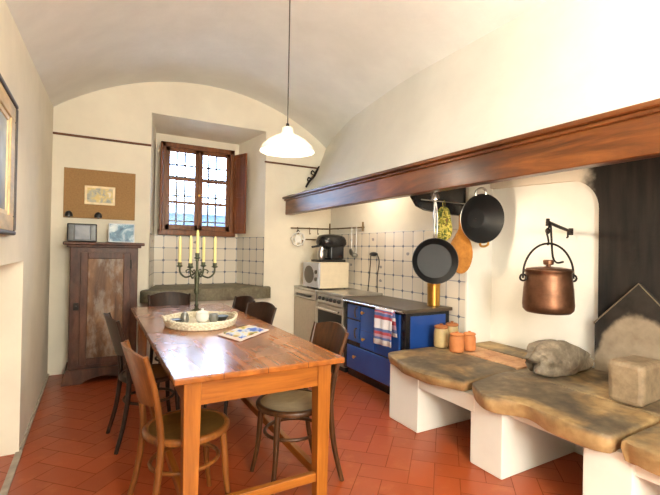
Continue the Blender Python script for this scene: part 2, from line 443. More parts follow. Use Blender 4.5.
# floor: herringbone terracotta tiles over grout, one mesh; inside the left alcove too
b = MB(); W_, L_ = .165, .33; cs = cos(pi / 4); g = .0028
def in_room(x, y):
    return (-.42 < x < 3.75 and -2.8 < y < 6.2) or (-1.3 < x <= -.42 and .6 < y < 3.9)
n = 44
for i in range(-n, n):
    for j in range(-n, n):
        # herringbone lattice: one horizontal and one vertical brick per cell
        for k in (0, 1):
            ox = i * W_ + j * 2 * L_ - 0; oy = i * W_
            ox, oy = (i * W_ + j * L_ * 1.0, i * W_ - j * L_ * 1.0)
            if k == 0: x0, y0, w, h = ox, oy, L_, W_
            else: x0, y0, w, h = ox + 0, oy + W_, W_, L_
            pts = [(x0 + g, y0 + g), (x0 + w - g, y0 + g), (x0 + w - g, y0 + h - g), (x0 + g, y0 + h - g)]
            P = [((u - v) * cs + 1.9, (u + v) * cs + 2.2) for u, v in pts]
            cx = sum(p[0] for p in P) / 4; cy = sum(p[1] for p in P) / 4
            if in_room(cx, cy): b.face([(x, y, 0) for x, y in P])
fl = struct(b.build('floor', 'floor', normals=False, smooth=False))
b = MB(); b.span((-1.4, YF, -.08), (4.2, 6.6, -.0015)); struct(b.build('floor_bed', 'grout'))

# left wall with the low alcove near the camera
b = MB(); A0, A1, AZ, TH = .75, 3.70, 1.385, .62
b.span((XL - TH, A1, 0), (XL, YB + .1, 3.3)); b.span((XL - TH, YF, 0), (XL, A0, 3.3))
b.span((XL - TH, A0, AZ), (XL, A1, 3.3)); b.span((XL - TH - .1, A0, 0), (XL - TH, A1, AZ))
struct(b.build('wall_left', 'wall', angle=30))
b = MB(); b.span((XL, A1, 0), (XL + .018, YB, .022)); b.span((XL - .02, A0, 0), (XL + .02, A1, .012))
struct(b.build('baseboard_left', 'mortar'))

# back wall with the splayed window recess
RX0, RX1, RZ0, RZ1 = .60, 2.15, .955, 3.22
BX0, BX1, BZ1, YW = .735, 1.96, 3.15, 6.45
WX0, WX1, WZ0, WZ1 = .80, 1.875, 1.69, 3.03
b = MB()
def q(*p): b.face(p)
Zt = 3.85
q((-.5, YB, 0), (RX0, YB, 0), (RX0, YB, Zt), (-.5, YB, Zt)); q((RX1, YB, 0), (3.8, YB, 0), (3.8, YB, Zt), (RX1, YB, Zt))
q((RX0, YB, RZ1), (RX1, YB, RZ1), (RX1, YB, Zt), (RX0, YB, Zt)); q((RX0, YB, 0), (RX1, YB, 0), (RX1, YB, RZ0), (RX0, YB, RZ0))
q((RX0, YB, RZ0), (BX0, YW, RZ0), (BX0, YW, BZ1), (RX0, YB, RZ1)); q((RX1, YB, RZ0), (RX1, YB, RZ1), (BX1, YW, BZ1), (BX1, YW, RZ0))
q((RX0, YB, RZ1), (BX0, YW, BZ1), (BX1, YW, BZ1), (RX1, YB, RZ1)); q((RX0, YB, RZ0), (RX1, YB, RZ0), (BX1, YW, RZ0), (BX0, YW, RZ0))
q((BX0, YW, RZ0), (BX1, YW, RZ0), (BX1, YW, WZ0), (BX0, YW, WZ0)); q((BX0, YW, WZ1), (BX1, YW, WZ1), (BX1, YW, BZ1), (BX0, YW, BZ1))
q((BX0, YW, WZ0), (WX0, YW, WZ0), (WX0, YW, WZ1), (BX0, YW, WZ1)); q((WX1, YW, WZ0), (BX1, YW, WZ0), (BX1, YW, WZ1), (WX1, YW, WZ1))
YO = YW + .16
for (xa, za), (xb, zb) in (((WX0, WZ0), (WX1, WZ0)), ((WX1, WZ0), (WX1, WZ1)), ((WX1, WZ1), (WX0, WZ1)), ((WX0, WZ1), (WX0, WZ0))):
    q((xa, YW, za), (xb, YW, zb), (xb, YO, zb), (xa, YO, za))
q((-.9, YO, -.1), (WX0, YO, -.1), (WX0, YO, 4), (-.9, YO, 4)); q((WX1, YO, -.1), (4, YO, -.1), (4, YO, 4), (WX1, YO, 4))
q((WX0, YO, -.1), (WX1, YO, -.1), (WX1, YO, WZ0), (WX0, YO, WZ0)); q((WX0, YO, WZ1), (WX1, YO, WZ1), (WX1, YO, 4), (WX0, YO, 4))
struct(b.build('wall_back', 'wall', angle=20))
# tiles round the window recess
b = MB(); zt, e = 1.69, .006
def tq(p0, p1, z0, z1, u0):
    L = (V(p1) - V(p0)).length
    b.face([(p0[0], p0[1], z0), (p1[0], p1[1], z0), (p1[0], p1[1], z1), (p0[0], p0[1], z1)], [(u0, z0 - .955), (u0 + L, z0 - .955), (u0 + L, z1 - .955), (u0, z1 - .955)])
    return u0 + L
z1t = .955 + .18 * 4 + .002
u = tq((RX0 + e, YB + .002), (BX0 + e, YW - e), .955, z1t, .07); u = tq((BX0 + e, YW - e), (BX1 - e, YW - e), .955, z1t, u); tq((BX1 - e, YW - e), (RX1 - e, YB + .002), .955, z1t, u)
struct(b.build('trim_1', 'tile', normals=False, smooth=False))
# picture rails
b = MB(); b.span((XL, YB - .022, 2.785), (.60, YB, 2.81), .004); struct(b.build('trim_2', 'rail_wood'))
b = MB(); b.span((2.13, YB - .022, 2.765), (3.03, YB, 2.788), .004); struct(b.build('trim_3', 'rail_wood'))

# right side: tiled wall by the range, deeper fireplace wall nearer the camera
b = MB(); b.span((XT, YP, 0), (XN + .3, YB + .05, 3.9), .012); struct(b.build('wall_right', 'white'))
b = MB(); b.span((XN, YF, 0), (XN + .3, YP + .02, 3.9)); struct(b.build('wall_fireplace', 'white'))
b = MB(); z0, z1 = .845 - .36, 1.745
b.face([(XT - .006, YB - .003, z0), (XT - .006, YP + .02, z0), (XT - .006, YP + .02, z1), (XT - .006, YB - .003, z1)], [(0, 0), (YB - YP - .02, 0), (YB - YP - .02, 1.26), (0, 1.26)])
struct(b.build('trim_4', 'tile', normals=False, smooth=False))
# chimney breast, a few centimetres proud, with the round-cornered niche cut out of it
ny, nz, r = 1.87, 2.14, .26
poly = [(YF, 0.0), (ny, 0.0), (ny, nz - r)] + [(ny + r - r * cos(t), nz - r + r * sin(t)) for t in [pi / 2 * k / 10 for k in range(1, 11)]] + [(YP, nz + .03), (YP, 2.62), (YF, 2.62)]
b = MB(); b.prism(poly, lambda u, v, w: V((XN - w, u, v)), .045, .012); struct(b.build('trim_5', 'soot', angle=30))

b = MB(); b.span((XL - .7, YF - .12, -.05), (XN + .3, YF, 3.95)); struct(b.build('wall_front', 'wall'))
# hood: plaster breast rising from the beam to the vault
BXF = 2.47
b = MB(); rows = []
for j in range(25):
    y = YF + (YB - YF) * j / 24
    def lerp(tab, y):
        for (ya, a), (yb, c) in zip(tab, tab[1:]):
            if ya <= y <= yb:
                t = (y - ya) / (yb - ya); return [p + (s_ - p) * t for p, s_ in zip(a, c)]
        return tab[-1][1]
    tab = [(YF, [2.5, 2.62, 2.72, 2.78]), (3.4, [2.5, 2.63, 2.75, 2.83]), (4.6, [2.5, 2.68, 2.82, 2.93]), (5.3, [2.52, 2.76, 2.95, 3.05]), (YB, [2.56, 2.84, 3.02, 3.16])]
    xs = lerp(tab, y); zs = [2.26, 2.26 + .24 * (vault(xs[3], y) - 2.26), 2.26 + .62 * (vault(xs[3], y) - 2.26), vault(xs[3], y) + .02]
    pr = spline([(xs[k], y, zs[k]) for k in range(4)], 6); rows.append(pr)
b.grid(rows); struct(b.build('wall_hood', 'white', angle=60))

# hearth piers and lintel under the stones
b = MB()
for y0, y1, x0 in ((2.62, 3.0, 2.34), (1.82, 2.09, 2.36), (1.06, 1.31, 2.37), (.1, .4, 2.37)):
    b.span((x0, y0, 0), (XN, y1, .49), .012)
b.span((2.35, 2.05, .37), (2.55, 2.65, .49), .008); b.span((2.43, 1.2, .405), (2.62, 1.9, .49), .008); b.span((2.39, .1, .39), (2.6, 1.2, .49), .008)
b.span((3.2, -.1, 0), (XN, 2.8, .49))
struct(b.build('wall_hearth', 'white', angle=30))

# ------------------------------------------------------------------ window
t = thing('window_1', 'brown wooden casement window with two glazed leaves above the tiled recess', 'window', (0, 0, 0)); struct(t)
b = MB(); f = .07
y0, y1 = YW - .07, YW + .03
b.span((WX0, y0, WZ0), (WX0 + f, y1, WZ1), .006); b.span((WX1 - f, y0, WZ0), (WX1, y1, WZ1), .006)
b.span((WX0, y0, WZ1 - f), (WX1, y1, WZ1), .006); b.span((WX0 - .02, y0 - .03, WZ0 - .01), (WX1 + .02, y1, WZ0 + f), .008)
b.build('window_frame', 'window_wood', t)
for xa, xb in ((WX0 + f, (WX0 + WX1) / 2), ((WX0 + WX1) / 2, WX1 - f)):
    b = MB(); s_ = .058; za, zb = WZ0 + f, WZ1 - f; ya, yb = YW - .055, YW - .015
    b.span((xa, ya, za), (xa + s_, yb, zb), .005); b.span((xb - s_, ya, za), (xb, yb, zb), .005)
    b.span((xa, ya, za), (xb, yb, za + s_ + .02), .005); b.span((xa, ya, zb - s_), (xb, yb, zb), .005)
    for k in (1, 2):
        zz = za + .078 + (zb - za - .136) * (.31, .63)[k - 1]; b.span((xa, ya + .004, zz - .021), (xb, yb - .004, zz + .021), .003)
    cs_ = b.build('casement', 'window_wood', t)
    b = MB(); b.span((xa + .02, YW - .038, za + .02), (xb - .02, YW - .034, zb - .02)); b.build('pane', 'glass', cs_)
b = MB(); b.span(((WX0 + WX1) / 2 - .014, YW - .075, WZ0 + .1), ((WX0 + WX1) / 2 + .014, YW - .05, WZ1 - .1), .005); b.build('centre_post', 'window_wood', t)
b = MB(); b.lathe([(.012, 0), (.012, .02), (.02, .022), (.02, .035), (.008, .04)], 12, Matrix.Translation((1.337, YW - .075, 2.28)) @ Matrix.Rotation(pi / 2, 4, 'X')); b.build('handle', 'brass', t)
# right shutter, swung into the recess
hx, hy, ex, ey = WX1 - .01, YW - .09, 1.972, 6.10
ang = atan2(ey - hy, ex - hx); Lw = sqrt((ex - hx) ** 2 + (ey - hy) ** 2)
sh = thing('window_shutter', 'open brown panelled shutter folded back on the right side of the window', 'shutter', (hx, hy, 1.73), ang)
b = MB(); H_ = 1.22; k = .06
b.span((0, -.013, 0), (k, .013, H_), .004); b.span((Lw - k, -.013, 0), (Lw, .013, H_), .004)
for za in (0, .56, H_ - k): b.span((k, -.013, za), (Lw - k, .013, za + k), .004)
b.build('shutter_frame', 'shutter_wood', sh)
b = MB(); b.span((k, -.006, k), (Lw - k, .006, .56), .003); b.build('shutter_panel', 'shutter_wood', sh)
b = MB(); b.span((k, -.006, .56 + k), (Lw - k, .006, H_ - k), .003); b.build('shutter_panel', 'shutter_wood', sh)
sh = thing('window_shutter', 'narrow dark brown shutter folded edge-on along the left side of the window', 'shutter', (WX0 + .015, YW - .09, 1.73), radians(-100))
b = MB(); b.span((0, -.012, 0), (.22, .012, H_), .004); b.build('shutter_board', 'window_wood', sh)
b = MB(); b.span((.03, .012, .05), (.19, .018, H_ - .05), .003); b.build('shutter_panel', 'shutter_wood', sh)
# iron grille outside
gr = MB()
GA, GB, GC = WX0 + .128, (WX0 + WX1) / 2 - .058, (WX0 + WX1) / 2 + .058; GD = WX1 - .128
for x in (GA + (GB - GA) / 3, GA + (GB - GA) * 2 / 3, GC + (GD - GC) / 3, GC + (GD - GC) * 2 / 3, GA - .05, GD + .05): gr.tube([(x, YW + .1, WZ0), (x, YW + .1, WZ1)], .014, 8)
for z in (2.74, 2.56, 2.28, 1.9): gr.tube([(WX0, YW + .1, z), (WX1, YW + .1, z)], .014, 8)
tag(gr.build('window_grille', 'iron'), 'thin iron grille of crossed bars outside the window panes', 'grille')

# outside
b = MB(); b.span((-8, 6.7, -1.2), (14, 22, -1)); struct(b.build('courtyard_ground', 'ground'))
t = thing('neighbouring_house', 'pale blue-grey house wall seen through the window glass', 'building', (2.3, 15.5, -1))
b = MB(); b.span((-9, 0, 0), (9, 3, 3.7)); b.build('facade', 'facade', t)
b = MB(); b.prism([(-.4, 3.7), (3.4, 3.7), (1.5, 4.2)], lambda u, v, w: V((w - 9.3, u, v)), 18.6); b.build('roof', 'facade_roof', t)
for x in (-3.5, -1.6, .4, 2.4, 4.4):
    b = MB(); b.span((x, -.05, 1.9), (x + .8, .02, 3.0), .01); b.build('window', 'facade_window', t)

# ------------------------------------------------------------------ stone sink under window
t = tag(MB().box((0, 0, 0), (1, 1, 1)).build('x', 'sink'), '', '') if False else None
b = MB(); poly = [(.50, 5.70), (.53, 5.61), (.62, 5.585), (1.35, 5.575), (2.1, 5.585), (2.21, 5.62), (2.25, 5.72), (2.13, 5.77), (1.955, 6.43), (.745, 6.43), (.62, 5.77)]
b.prism(poly, lambda u, v, w: V((u, v, .80 + w)), .16, .03)
tag(b.build('stone_sink', 'sink'), 'long grey stone sink ledge with rounded ends below the window tiles', 'sink')

# ------------------------------------------------------------------ beam and hood fittings
t = thing('hood_beam', 'long varnished chestnut beam along the lower edge of the white hood', 'beam', (BXF, 0, 0))
b = MB(); b.span((0, YF, 2.02), (.10, YB - .003, 2.235), .008); b.build('lintel', 'beam', t)
b = MB(); b.span((-.025, YF, 2.225), (.10, YB - .003, 2.25), .006); b.span((-.055, YF, 2.25), (.10, YB - .003, 2.285), .01); b.build('moulding', 'beam', t)
b = MB(); pr = [(2.572, 2.02), (2.64, 1.935), (2.74, 1.90), (2.95, 1.88), (XN - .05, 1.86), (XN - .05, 2.3), (2.572, 2.3)]
b.prism(pr, lambda u, v, w: V((u, 2.985 + w, v)), .05)
tag(b.build('hood_brace_board', 'black_enamel'), 'black board spanning from the beam to the wall inside the hood above the pans', 'board')
t = thing('pan_rail', 'thin metal rail under the hood that carries the pans', 'rail', (2.62, 2.93, 1.985))
b = MB(); b.tube([(0, 0, 0), (.72, 0, 0)], .006, 8); b.build('rod', 'steel', t)
for x in (.1, .62):
    b = MB(); b.tube([(x, 0, 0), (x, .056, .01)], .006, 6); b.build('bracket', 'steel', t)
t = thing('spotlight', 'small lit clip-on spotlight behind the beam above the frying pan', 'lamp', (2.645, 2.78, 2.0))
b = MB(); b.span((-.035, -.02, .0), (-.015, .02, .05), .004); b.build('clip', 'steel', t)
b = MB(); b.lathe([(.012, .035), (.03, .02), (.038, -.025), (.034, -.025), (.026, .01)], 18, Matrix.Rotation(radians(-14), 4, 'Y')); b.build('lamp_head', 'steel', t)
b = MB(); b.lathe([(.001, -.03), (.02, -.026), (.03, -.012), (.026, .0), (.005, .01)], 16); b.build('bulb', 'bulb', t)

# ------------------------------------------------------------------ hearth stones
def slab(outline, z0, z1, label, seed):
    b = MB(); n = len(outline); pts = spline([(x, y, 0) for x, y in outline], 5, True)
    rows = []
    cx = sum(p.x for p in pts) / len(pts); cy = sum(p.y for p in pts) / len(pts)
    for (ins, z) in ((.5, z0), (.05, z0), (.018, z0 + .012), (0, (z0 + z1) / 2 + .01), (.004, z1 - .014), (.018, z1 - .003), (.07, z1), (.25, z1 + .001), (.5, z1), (.8, z1)):
        row = []
        for p in pts:
            d = V((cx - p.x, cy - p.y, 0)); L = d.length; k = ins if ins > .3 else min(.6, ins / L)
            w = V((p.x, p.y, z)) + d * k
            nn = noise.noise(w * 4 + V((seed, 0, 0)))
            edge = 1 if .004 < ins < .1 or ins == 0 else .3
            w += V((.018 * nn * edge, .006 * nn * edge, (.003 if z > z0 + .05 else .012) * noise.noise(w * 6 + V((0, seed, 0)))))
            row.append(w)
        rows.append(row)
    vs = b.grid(rows, closed_u=True); b.b.faces.new(vs[0][::-1]); b.b.faces.new(vs[-1])
    return tag(b.build('hearth_slab', 'slab', angle=50), label, 'stone slab', 'stone slabs of the hearth')
slab([(2.40, 3.04), (2.33, 3.02), (2.26, 2.84), (2.19, 2.5), (2.23, 2.26), (2.31, 2.13), (2.36, 2.115), (2.6, 2.13), (2.9, 2.14), (2.96, 2.18), (2.975, 2.5), (2.98, 2.8), (2.95, 3.0), (2.7, 3.05)], .49, .583, 'brown stone hearth slab farthest from the camera, jars on its far corner', 1)
slab([(2.42, 2.09), (2.33, 2.05), (2.215, 1.85), (2.26, 1.74), (2.31, 1.62), (2.27, 1.42), (2.27, 1.28), (2.30, 1.15), (2.40, 1.125), (2.75, 1.13), (2.84, 1.17), (2.86, 1.5), (2.86, 1.95), (2.84, 2.12), (2.7, 2.14)], .47, .585, 'bulging brown stone hearth slab in the middle, in front of the stone log', 2)
slab([(2.36, 1.10), (2.315, 1.06), (2.29, .9), (2.28, .6), (2.31, .15), (2.4, .06), (2.8, .05), (2.84, .1), (2.86, .5), (2.85, 1.05), (2.8, 1.105)], .46, .583, 'brown stone hearth slab nearest the camera, at the right edge', 3)
b = MB(); b.span((2.87, .02, .492), (XN - .05, 2.135, .58), .008)
tag(b.build('fire_slab', 'slab'), 'flat brown stone slab behind the front slabs, under the stone log and block', 'stone slab', 'stone slabs of the hearth')
b = MB(); b.span((3.30, 2.14, .492), (XN - .003, 3.08, .582), .008); b.span((3.0, 2.9, .492), (3.30, 3.08, .58), .006)
tag(b.build('wall_ledge', 'slab'), 'narrow pale stone ledge along the foot of the white niche wall', 'ledge')
b = MB()
for y in (2.16, 2.34, 2.52, 2.70): b.span((2.99, y + .004, .492), (3.29, y + .176, .578), .006)
tag(b.build('brick_patch', 'brick'), 'worn reddish brick patch between the far hearth slab and the white niche', 'bricks')
# fireback
fb = thing('fireback', 'pointed sooty stone fireback leaning on the black chimney wall', 'fireback', (XN - .046, 1.555, .575))
fo = [(-.31, 0), (.31, 0), (.31, .375), (0, .715), (-.31, .375)]
b = MB(); b.prism(fo, lambda u, v, w: V((-w, u, v)), .05, .006); b.build('fireback_panel', 'fireback', fb, angle=25)
b = MB(); b.tube([(-.045, .313, .37), (-.052, .312, .38), (-.052, 0, .717), (-.052, -.312, .38)], .006, 6); b.build('mortar_edge', 'fireback_edge', fb)
# stones on the hearth
b = MB(); b.blob((0, 0, .118), (.33, .125, .13), 11, .26, 2.0, 4, .3)
for v in b.b.verts:
    k = 1 - .42 * max(0, min(1, (v.co.x + .02) / .3)); v.co.y *= k; v.co.z = max(.002, v.co.z * k + .0)
o = b.build('stone_log', 'rock', loc=(3.195, 1.93, .582)); o.rotation_euler = (0, 0, radians(-4))
tag(o, 'rounded grey stone lying lengthwise on the hearth below the copper kettle', 'stone')
b = MB(); b.box((0, 0, .13), (.33, .205, .262), None, .035)
bmesh.ops.triangulate(b.b, faces=b.b.faces[:]); bmesh.ops.subdivide_edges(b.b, edges=b.b.edges[:], cuts=4, use_grid_fill=True)
for v in b.b.verts:
    q_ = v.co * 5; v.co += V((noise.noise(q_), noise.noise(q_ + V((9, 0, 0))), .6 * noise.noise(q_ + V((0, 9, 0))))) * .011; v.co.z = max(.001, v.co.z)
o = b.build('stone_block', 'block', loc=(3.015, 1.34, .581)); o.rotation_euler = (0, 0, radians(3))
tag(o, 'squared brown stone block standing on the hearth at the right edge', 'stone')

# ------------------------------------------------------------------ jars
def jar(x, y, z, h, r, mat, lid, label, waist=1.0):
    t = thing('lidded_jar', label, 'jar', (x, y, z), 0, 'jars on the hearth corner')
    b = MB(); b.lathe([(r * .86, 0), (r * .96, .008), (r, h * .12), (r * 1.0, h * .62), (r * .93, h * .74), (r * .86, h * .78), (r * .86, h * .81)], 26); b.build('body', mat, t)
    b = MB(); b.lathe([(r * .88, h * .80), (r * .98, h * .82), (r * .98, h * .88), (r * .75, h * .92), (r * .22, h * .94), (r * .2, h * .96), (r * .26, h * .985), (r * .1, h)], 24); b.build('lid', lid, t)
    return t
jar(2.93, 2.965, .586, .225, .068, 'stoneware', 'brown_lid', 'tall beige jar with a brown lid standing beside the blue range')
jar(2.915, 2.75, .588, .185, .066, 'terracotta', 'terracotta', 'larger orange terracotta jar in front of the tall beige jar')
jar(3.075, 2.745, .586, .18, .058, 'terracotta', 'terracotta', 'smaller orange terracotta jar, rightmost of the four jars')
jar(3.10, 2.99, .584, .235, .064, 'stoneware', 'brown_lid', 'beige jar with a brown lid at the back, against the tiled wall')

# ------------------------------------------------------------------ copper kettle on its crane
t = thing('kettle_crane', 'black iron arm fixed to the fireplace wall that carries the copper kettle', 'crane', (XN, 2.12, 1.70))
b = MB(); b.box((-.006, 0, 0), (.012, .04, .06), None, .004); b.build('wall_plate', 'iron', t)
b = MB(); b.tube([(-.005, 0, .0), (-.2, -.02, .03), (-.41, -.045, .062)], [.012, .015, .016], 8); b.tube([(-.405, -.045, .09), (-.41, -.045, .03)], .015, 8); b.build('arm', 'iron', t)
b = MB(); b.tube([(-.06, -.006, .01), (-.06, -.006, -.05), (-.075, -.006, -.055)], .008, 6); b.build('hook', 'iron', t)
kx, ky, kz = 3.215, 2.065, 1.022
t = thing('copper_kettle', 'lidded copper kettle hanging from the iron arm in the white niche', 'kettle', (kx, ky, kz))
b = MB(); b.lathe([(.11, 0), (.165, .006), (.187, .03), (.192, .07), (.184, .2), (.172, .30), (.170, .325), (.180, .333), (.180, .35), (.166, .352)], 40); b.build('body', 'copper', t)
b = MB(); b.lathe([(.168, .353), (.164, .362), (.10, .372), (.03, .378)], 36); li = b.build('lid', 'copper', t)
b = MB(); b.lathe([(.018, .374), (.018, .388), (.038, .394), (.042, .425), (.032, .432)], 16); b.build('knob', 'copper', li)
bail = []
dx, dy = .87 * .207, -.49 * .207          # the bail's plane
for k in range(13):
    a = pi * k / 12; bail.append((cos(a) * dx, cos(a) * dy, .30 + sin(a) * .265 + (0 if 0 < k < 12 else -.02)))
b = MB(); b.tube(spline(bail, 3), .0085, 8); b.build('bail', 'iron', t)
for s_ in (-1, 1):
    b = MB(); c = V((s_ * dx * .99, s_ * dy * .99, .285)); ring = [c + V((.87, -.49, 0)) * (.026 * cos(2 * pi * k / 12)) + V((0, 0, .026 * sin(2 * pi * k / 12))) for k in range(12)]
    b.tube(ring, .0085, 6, closed=True); b.build('ear_ring', 'iron', t)
# chain hook between arm and bail
t = thing('pot_hook', 'black iron hook and link joining the kettle handle to the iron arm', 'hook', (3.213, 2.073, 1.75))
b = MB(); b.tube(spline([(0, 0, .01), (.016, 0, -.02), (0, 0, -.05), (-.012, 0, -.08), (0, 0, -.11), (.012, 0, -.15), (0, 0, -.175)], 4), .008, 6); b.build('link', 'iron', t)
b = MB(); b.blob((0, 0, -.06), (.02, .02, .028), 2, .1, 2, 2); b.build('swivel', 'iron', t)
b = MB(); b.tube(spline([(.02, -.012, .0), (.03, -.014, -.14), (.04, -.02, -.27), (.07, -.035, -.318), (.12, -.06, -.31)], 4), .0085, 6); b.build('long_hook', 'iron', t)

# ------------------------------------------------------------------ pans etc. on the rail
def facing(n, up=V((0, 0, 1)), roll=0):
    z = V(n).normalized(); y = (up - z * up.dot(z)).normalized(); x = y.cross(z)
    m = Matrix((x, y, z)).transposed()
    return (m @ Matrix.Rotation(roll, 3, 'Z')).to_euler()
t = thing('frying_pan', 'large black frying pan with a steel handle hanging below the spotlight', 'pan', (2.757, 2.88, 1.418)); t.rotation_euler = facing((-.54, -.84, .04))
b = MB(); b.lathe([(.001, -.052), (.155, -.052), (.165, -.047), (.209, .0), (.215, .004), (.210, .008)], 44, cap=False); b.build('pan_body', 'pan_outside', t)
b = MB(); b.lathe([(.001, -.044), (.157, -.044), (.166, -.036), (.201, .000), (.2055, .005), (.2105, .0079)], 44, cap=False); b.build('nonstick_lining', 'nonstick', t)
b = MB(); b.tube(spline([(-.012, .205, -.01), (-.014, .25, .008), (-.015, .40, .010), (-.015, .555, .008)], 4), [.012, .010, .013], 8, flat=.45)
b.tube(spline([(.012, .205, -.01), (.012, .25, .008), (.012, .40, .010), (-.002, .555, .008)], 4), [.009, .008, .01], 8, flat=.45); b.build('handle', 'steel', t)
t = thing('wok', 'deep black wok hanging high up at the right end of the pan rail', 'pan', (3.235, 2.75, 1.83)); t.rotation_euler = facing((-.27, -.95, -.08), roll=radians(8)); t.scale = (1.1, 1.1, 1)
b = MB(); b.lathe([(.001, -.125), (.085, -.125), (.10, -.12), (.172, -.066), (.214, .0), (.219, .003), (.216, .005)], 44, cap=False); b.build('wok_body', 'steel', t)
b = MB(); b.lathe([(.001, -.115), (.08, -.115), (.092, -.111), (.166, -.06), (.208, .001), (.2155, .0045)], 44, cap=False); b.build('nonstick_lining', 'nonstick', t)
b = MB(); b.tube(spline([(-.05, .205, .0), (-.045, .245, .0), (0, .265, .005), (.045, .245, .0), (.05, .205, 0)], 4), .011, 8); b.build('loop_handle', 'steel', t)
b = MB(); b.tube(spline([(-.04, -.21, .0), (-.035, -.235, .0), (0, -.245, 0), (.035, -.235, .0), (.04, -.21, 0)], 4), .010, 8); b.build('loop_handle', 'brass', t)
t = thing('oven_mitt', 'yellow and green floral oven mitt hanging on the rail behind the frying pan', 'oven mitt', (2.905, 2.93, 1.99)); t.rotation_euler = facing((-.5, -.86, 0))
b = MB(); rows = []
for i in range(15):
    z = -.055 - .33 * i / 14; w = [.03, .05, .058, .064, .068, .072, .076, .08, .084, .086, .086, .082, .074, .056, .02][i]; dpt = [.008, .012, .016, .02, .02, .02, .02, .02, .022, .024, .024, .022, .02, .014, .006][i]
    rows.append([V((w * cos(a), z, dpt * sin(a) + .006 * noise.noise(V((i * .4, a, 0))))) for a in [2 * pi * k / 16 for k in range(16)]])
vs = b.grid(rows, closed_u=True); b.b.faces.new(vs[0]); b.b.faces.new(vs[-1]); b.build('padded_glove', 'mitt', t)
b = MB(); b.tube(spline([(0, -.06, 0), (-.012, -.03, 0), (0, .012, 0), (.012, -.03, 0), (.004, -.06, 0)], 4), .004, 6); b.build('loop', 'mitt', t)
t = thing('cutting_board', 'round wooden paddle board hanging beside the white wall corner', 'cutting board', (3.16, 2.945, 1.535)); t.rotation_euler = facing((-.3, -.95, 0))
ol = [(-.022, .34), (.022, .34), (.026, .20)] + [(.035 + .105 * sin(a) if False else .125 * sin(a), -.045 + .2 * cos(a)) for a in [radians(d) for d in range(25, 336, 15)]] + [(-.026, .20)]
b = MB(); b.prism(ol, lambda u, v, w: V((u, v, w - .01)), .02, .004); b.build('paddle', 'board_wood', t, angle=30)
b = MB(); b.tube(spline([(0, .33, .012), (-.014, .38, .01), (0, .43, .004), (.014, .38, .01)], 4, True), .003, 6, closed=True); b.build('hanging_loop', 'cord', t)

# ------------------------------------------------------------------ blue range
ry0, ry1, rx0 = 3.16, 4.31, 2.66
t = thing('kitchen_range', 'blue enamelled wood-burning kitchen range with black top and brass fittings', 'stove', (rx0, ry0, 0)); D = XT - .012 - rx0; Lr = ry1 - ry0
b = MB(); b.span((.015, .012, .09), (D, Lr - .005, .895), .006); b.build('body', 'black_enamel', t)
b = MB(); b.span((.05, .02, 0), (D - .05, Lr - .02, .09)); b.build('plinth', 'black_enamel', t)
b = MB(); b.span((-.03, -.03, .895), (D + .005, Lr + .01, .932), .008); b.build('cooktop', 'cooktop', t)
b = MB(); b.span((.06, .003, .13), (D - .06, .016, .86), .004); b.build('side_panel', 'blue_side', t)
b = MB(); b.tube([(-.045, .0, .905), (-.045, Lr - .02, .905)], .011, 10)
for y in (.03, Lr - .05): b.tube([(-.045, y, .905), (-.01, y, .905)], .008, 8)
b.build('towel_bar', 'chrome', t)
def front(name, y0, y1, z0, z1, dx=.0):
    b = MB(); b.span((-.004 - dx, y0, z0), (.018, y1, z1), .005); return b.build(name, 'blue', t)
def knob(par, y, z, x=-.004):
    b = MB(); b.lathe([(.008, 0), (.008, .018), (.017, .022), (.019, .032), (.012, .038)], 14, Matrix.Translation((x, y, z)) @ Matrix.Rotation(-pi / 2, 4, 'Y')); b.build('knob', 'brass', par)
def latch(par, y, z):
    b = MB(); b.tube(spline([(-.004, y, z + .05), (-.03, y, z + .04), (-.034, y, z - .02), (-.02, y, z - .06)], 4), .009, 8); b.build('latch', 'black', par)
d = front('fire_door', Lr - .33, Lr - .07, .70, .865); latch(d, Lr - .28, .79)
d = front('ash_door', Lr - .33, Lr - .07, .44, .685); latch(d, Lr - .28, .55)
d = front('oven_door', .10, Lr - .35, .40, .865); knob(d, Lr - .42, .80)
d = front('small_drawer', Lr - .64, Lr - .37, .41, .60, .014); knob(d, Lr - .46, .51, -.018)
d = front('wood_drawer', .06, Lr - .07, .11, .385); knob(d, Lr - .26, .27)
for y in (0, Lr - .05):
    b = MB(); b.span((-.006, y, .09), (.03, y + .05, .895), .005); b.build('corner_strip', 'black_enamel', t)
# towel over the bar
b = MB(); rows = []
prof = [(.0 - .012, .64), (-.03, .75), (-.045, .885), (-.058, .912), (-.072, .905), (-.078, .86), (-.085, .74), (-.088, .62), (-.09, .545)]
cum = [0.0]
for (a1, c1), (a2, c2) in zip(prof, prof[1:]): cum.append(cum[-1] + sqrt((a2 - a1) ** 2 + (c2 - c1) ** 2))
for i, (px, pz) in enumerate(prof):
    rows.append([V((px - .008 * sin(j * 1.25 + i * .3) * (1 if i in (0, 5, 6, 7, 8) else .2) , y, pz - .012 * (j / 11) * (1 if i > 5 else 0))) for j, y in enumerate([3.28 - ry0 + .30 * k / 11 for k in range(12)])])
b.grid(rows); o = b.build('dish_towel', 'towel', loc=(rx0, ry0, 0), angle=80)
md = o.modifiers.new('thick', 'SOLIDIFY'); md.thickness = .006
tag(o, 'white dish towel with red and blue stripes hanging over the range bar', 'towel')
# brass canister
t = thing('brass_canister', 'cylindrical brass canister on the back corner of the range top', 'canister', (3.12, 3.275, .932))
b = MB(); b.lathe([(.064, 0), (.068, .006), (.066, .02), (.066, .22), (.07, .226), (.07, .236), (.062, .24), (.058, .2)], 28); b.build('body', 'brass', t)

